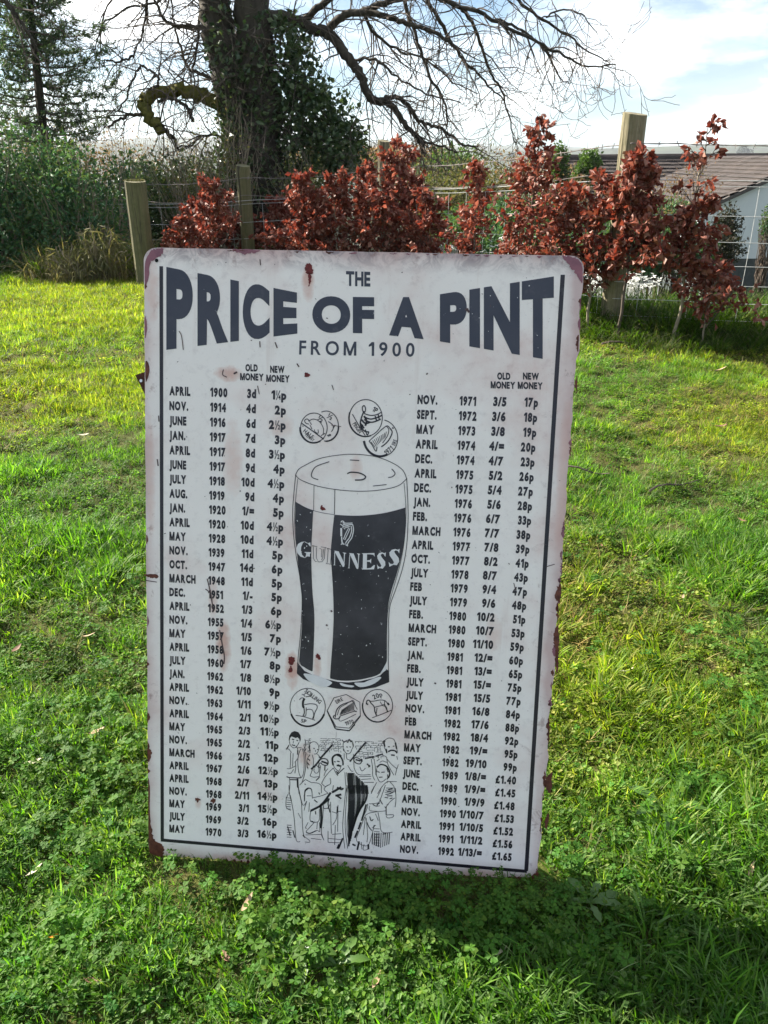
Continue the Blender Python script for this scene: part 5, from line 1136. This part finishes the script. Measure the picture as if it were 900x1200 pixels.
L_([(235, 15), (230, 60), (226, 80), (228, 100)], 2.2, 1, -.3)
L_([(270, 110), (245, 90), (220, 80), (214, 60), (205, 30), (200, -20)], 3, 1, .4)
L_([(215, -30), (190, 0), (150, 10), (120, 30), (110, 60)], 2, .7, 0)
L_([(150, -30), (130, 0), (118, 40), (126, 62)], 1.6, .6, .3)
L_([(280, 150), (262, 160), (240, 158), (225, 170), (205, 172)], 2.4, 1, -.3)
L_([(0, -5), (10, 8), (20, 20), (34, 40), (44, 60)], 4, 1.8, 0, Y=8.6)
L_([(420, 170), (410, 150), (425, 140), (450, 145)], 1.4, .6, .3)
# twigs
tw1, tw2 = MB(), MB(); ntw = 0
def twigs(P, rad, lvl, dens, ln0):
    global ntw
    tot = sum((P[i + 1] - P[i]).length for i in range(len(P) - 1)); n = max(1, int(tot * dens))
    for _ in range(n):
        i = r_.randint(int(len(P) * .1), len(P) - 2); t_ = r_.random(); p = P[i].lerp(P[i + 1], t_); ax = (P[i + 1] - P[i]).normalized()
        d = (ax * .7 + rvec(r_) * .9 + Vector((0, 0, -.12))).normalized(); ln = ln0 * r_.uniform(.4, 1.15); r0 = min(rad[i] * .6, .009 / lvl)
        q = wander(p, d, ln, 7, r_, .32, -.10 if lvl == 1 else .05)
        q[-1] = q[-1] + Vector((0, 0, .02)); rr_ = [max(.0026, r0 * (1 - .8 * k_ / 7)) for k_ in range(8)]
        (tw1 if lvl == 1 else tw2).tube(q, rr_, 4 if lvl == 1 else 3, False); ntw += 1
        if lvl < 3: twigs(q, rr_, lvl + 1, 4.5 if lvl == 1 else 4.5, ln0 * .5)
for P, rad in spines:
    if rad[0] > .07 and rad[-1] > .05: twigs(P, rad, 1, 6.0, .7); continue
    twigs(P, rad, 1, 12.0, .8)
for P in (T1, T2): twigs(P, [.05] * len(P), 1, 15.0, 1.1)
o = tw1.build('branchlets', twigm, tree); o['kind'] = 'stuff'; o = tw2.build('twigs', twigm, tree); o['kind'] = 'stuff'
# ivy growing over it
ivy = empty('ivy', (tb.x, 9.5, ground_z(tb.x, 9.5))); tag(ivy, 'dark glossy ivy climbing the double trunk and bulging out to its right', 'ivy')
IB = [(258, 40, 15, 50), (270, 100, 17, 50), (285, 160, 20, 60), (300, 60, 20, 60), (300, 130, 30, 60), (312, 200, 40, 60), (318, 270, 45, 40), (345, 60, 26, 34), (345, 110, 34, 40), (362, 160, 40, 42), (395, 150, 28, 38), (392, 195, 46, 32), (270, 150, 16, 50), (272, 220, 30, 50), (415, 170, 16, 24), (335, 30, 18, 14), (372, 115, 20, 26)]
bl = []
for (px, py, rx, ry) in IB:
    c_ = at(px, py, 9.55); bl.append((c_.x, c_.y, c_.z, rx * .0104, .35, ry * .0104))
mb = MB(); blob_leaves(mb, bl, 13500, .06, .8, r_, .1); o = mb.build('leaves', leaf_ivy, ivy); o['kind'] = 'stuff'
mb = MB()
for b_ in bl:
    for _ in range(7):
        e_ = Vector((b_[0], b_[1], b_[2])) + Vector((r_.uniform(-1, 1) * b_[3], r_.uniform(-.3, .3), r_.uniform(-1, 1) * b_[5])); s_ = T2[r_.randint(3, 18)]; q = [s_.lerp(e_, k_ / 5) + rvec(r_) * .05 for k_ in range(6)]; mb.tube(q, .007, 4, False)
mb.build('stems', bark, ivy)

# ------------------------------------------------------------------ house beyond
house = empty('bungalow', (8, 24, -3)); tag(house, 'low house with long brown tiled roof and white gable end beyond the fence at right', 'house')
roofm = simple('brown_roof_tile', (0.042, 0.034, 0.031), (0.078, 0.062, 0.056), 2, .8, stretch=(1, 1, 1)); rend = simple('white_render', (0.55, 0.60, 0.63), (0.62, 0.66, 0.68), 2, .8)
rl = at(640, 186, 29); rrg = at(1010, 183, 29); ev = at(620, 300, 25).z + .1
r2 = random.Random(8)
def tiled(mb, a0, a1, b0_, b1_, rows, n):
    """courses of lapped tiles from the eaves edge a0-a1 up to the ridge edge b0-b1"""
    up = (a1 - a0).cross(b0_ - a0).normalized(); up = up if up.z > 0 else -up
    for i in range(rows):
        t0, t1 = (i - .12) / rows, (i + 1) / rows
        for k in range(n):
            u0 = min(1, (k + .5 * (i % 2)) / n); u1 = min(1, u0 + .97 / n); j = r2.uniform(-.006, .012)
            q = [a0.lerp(a1, u).lerp(b0_.lerp(b1_, u), t_) for u, t_ in ((u0, t0), (u1, t0), (u1, t1), (u0, t1))]
            if u1 - u0 < 1e-4: continue
            mb.add([q[0] + up * (.045 + j), q[1] + up * (.045 + j), q[2] + up * .01, q[3] + up * .01, q[0], q[1]], [(0, 1, 2, 3), (4, 5, 1, 0)])
roof = MB(); tiled(roof, Vector((rl.x, 24.6, ev)), Vector((rrg.x + .5, 24.6, ev)), Vector((rl.x, 29, rl.z)), Vector((rrg.x + .5, 29, rrg.z)), 24, 46)
rf = roof.build('roof', roofm, house); rf['kind'] = 'stuff'
mb = MB(); mb.tube([Vector((rl.x, 29, rl.z + .03)), Vector((rrg.x + .5, 29, rrg.z + .03))], .1, 8); mb.build('ridge', roofm, rf, origin=(8, 24, -3))
mb = MB(); mb.add([Vector((rl.x, 24.7, ev - .15)), Vector((rrg.x, 24.7, ev - .15)), Vector((rrg.x, 24.7, -6)), Vector((rl.x, 24.7, -6)), Vector((rl.x, 33.4, ev)), Vector((rrg.x, 33.4, ev)), Vector((rrg.x, 29, rrg.z - .02)), Vector((rl.x, 29, rl.z - .02)), Vector((rl.x, 33.4, -6))], [(0, 1, 2, 3), (4, 5, 6, 7), (3, 0, 7, 4, 8)]); mb.build('wall', rend, house)
# gable wing
gY = 20.0; ga = at(820, 249, gY); gb = at(954, 189, gY); half = gb.x - ga.x; gz0 = at(850, 303, gY).z
mb = MB(); xL, xR = ga.x, ga.x + 2 * half; P6 = [Vector((xL, gY, gz0)), Vector((xR, gY, gz0)), Vector((xR, gY, ga.z)), Vector((gb.x, gY, gb.z)), Vector((xL, gY, ga.z))]
mb.add(P6 + [p + Vector((0, 5.5, 0)) for p in P6], [(0, 1, 2, 3, 4), (5, 9, 8, 7, 6), (0, 4, 9, 5), (1, 6, 7, 2)]); mb.build('gable_wall', rend, house)
mb = MB(); up_ = Vector((0, 0, .09))
for sgn in (-1, 1):
    e0 = Vector((gb.x + sgn * half * 1.03, gY - .12, ga.z - .04)); e1 = Vector((gb.x, gY - .12, gb.z + .02)); bkv = Vector((0, 5.7, 0))
    mb.add([e0, e1, e1 + bkv, e0 + bkv, e0 + up_, e1 + up_, e1 + bkv + up_, e0 + bkv + up_], [(0, 1, 2, 3), (4, 7, 6, 5), (0, 4, 5, 1), (3, 2, 6, 7), (0, 3, 7, 4)])
mb.build('barge_board', simple('dark_roof_edge', (0.06, 0.055, 0.055), (0.10, 0.09, 0.085), 4, .8), house)
mb = MB(); u2 = Vector((0, 0, .1))
for sgn in (-1, 1):
    e0 = Vector((gb.x + sgn * half * 1.05, gY - .14, ga.z - .05)) + u2; e1 = Vector((gb.x, gY - .14, gb.z + .02)) + u2; bkv = Vector((0, 6.5, 0)); tiled(mb, e0, e0 + bkv, e1, e1 + bkv, 14, 22)
o = mb.build('gable_roof', roofm, house); o['kind'] = 'stuff'
mb = MB(); mb.box((gb.x, gY + 2.7, gz0 - 1.2), 2 * half - .1, 5.4, 2.4); mb.build('plinth', simple('dark_plinth', (0.04, 0.05, 0.05), (0.07, 0.08, 0.08)), house)

# hedgerow trees on the far ridge
r_ = random.Random(77); ft = leafmat('far_tree', [(0.03, 0.045, 0.03), (0.05, 0.06, 0.035)], .8, .1, .1)
for i, (px, h_, lab) in enumerate([(873, 8, 'rounded dark tree alone on the far ridge at right'), (803, 5, 'small far tree on the ridge above the roof'), (840, 4, 'tiny far tree left of the round ridge tree'), (600, 4, 'far tree on the skyline between the hanging branches and the tall sapling')]):
    d = ray(px, 400); Yf = 900.0; x = d.x * Yf / d.y; base = at(px, 186, Yf); gz = base.z - 4; hh = h_ * Yf / F
    mbt = MB(); root = empty('far_tree', (base.x, Yf, gz)); tag(root, lab, 'tree', 'trees on the far ridge')
    bl = [(base.x + r_.uniform(-.5, .5) * hh, Yf, base.z + hh * (.2 + .5 * r_.random()), hh * r_.uniform(.5, 1.1), hh, hh * r_.uniform(.5, .9)) for _ in range(4)]
    for b_ in bl:
        for _ in range(500):
            u = rvec(r_); p = Vector((b_[0] + u.x * b_[3], b_[1] + u.y * b_[4], b_[2] + u.z * b_[5])); leaf_at(mbt, p, hh * .16, hh * .1, rvec(r_), rvec(r_))
    o = mbt.build('crown', ft, root); o['kind'] = 'stuff'
    mbt = MB(); mbt.tube([Vector((base.x, Yf, gz - 20)), Vector((base.x, Yf, base.z + hh * .3))], hh * .08, 6); mbt.build('trunk', bark, root)
print('twigs', ntw, 'tufts', len(pts))

# ------------------------------------------------------------------ haze
hz = MB(); hz.box((0, 1620, 30), 7200, 3360, 150); hm = bpy.data.materials.new('pale_air'); hm.use_nodes = True; t = hm.node_tree; t.nodes.remove(t.nodes['Principled BSDF'])
pv = t.nodes.new('ShaderNodeVolumePrincipled'); pv.inputs['Color'].default_value = (0.86, 0.92, 1.0, 1); pv.inputs['Density'].default_value = 0.00022; pv.inputs['Anisotropy'].default_value = 0.2
t.links.new(pv.outputs[0], t.nodes['Material Output'].inputs['Volume']); hz = hz.build('haze', hm); hz['kind'] = 'stuff'
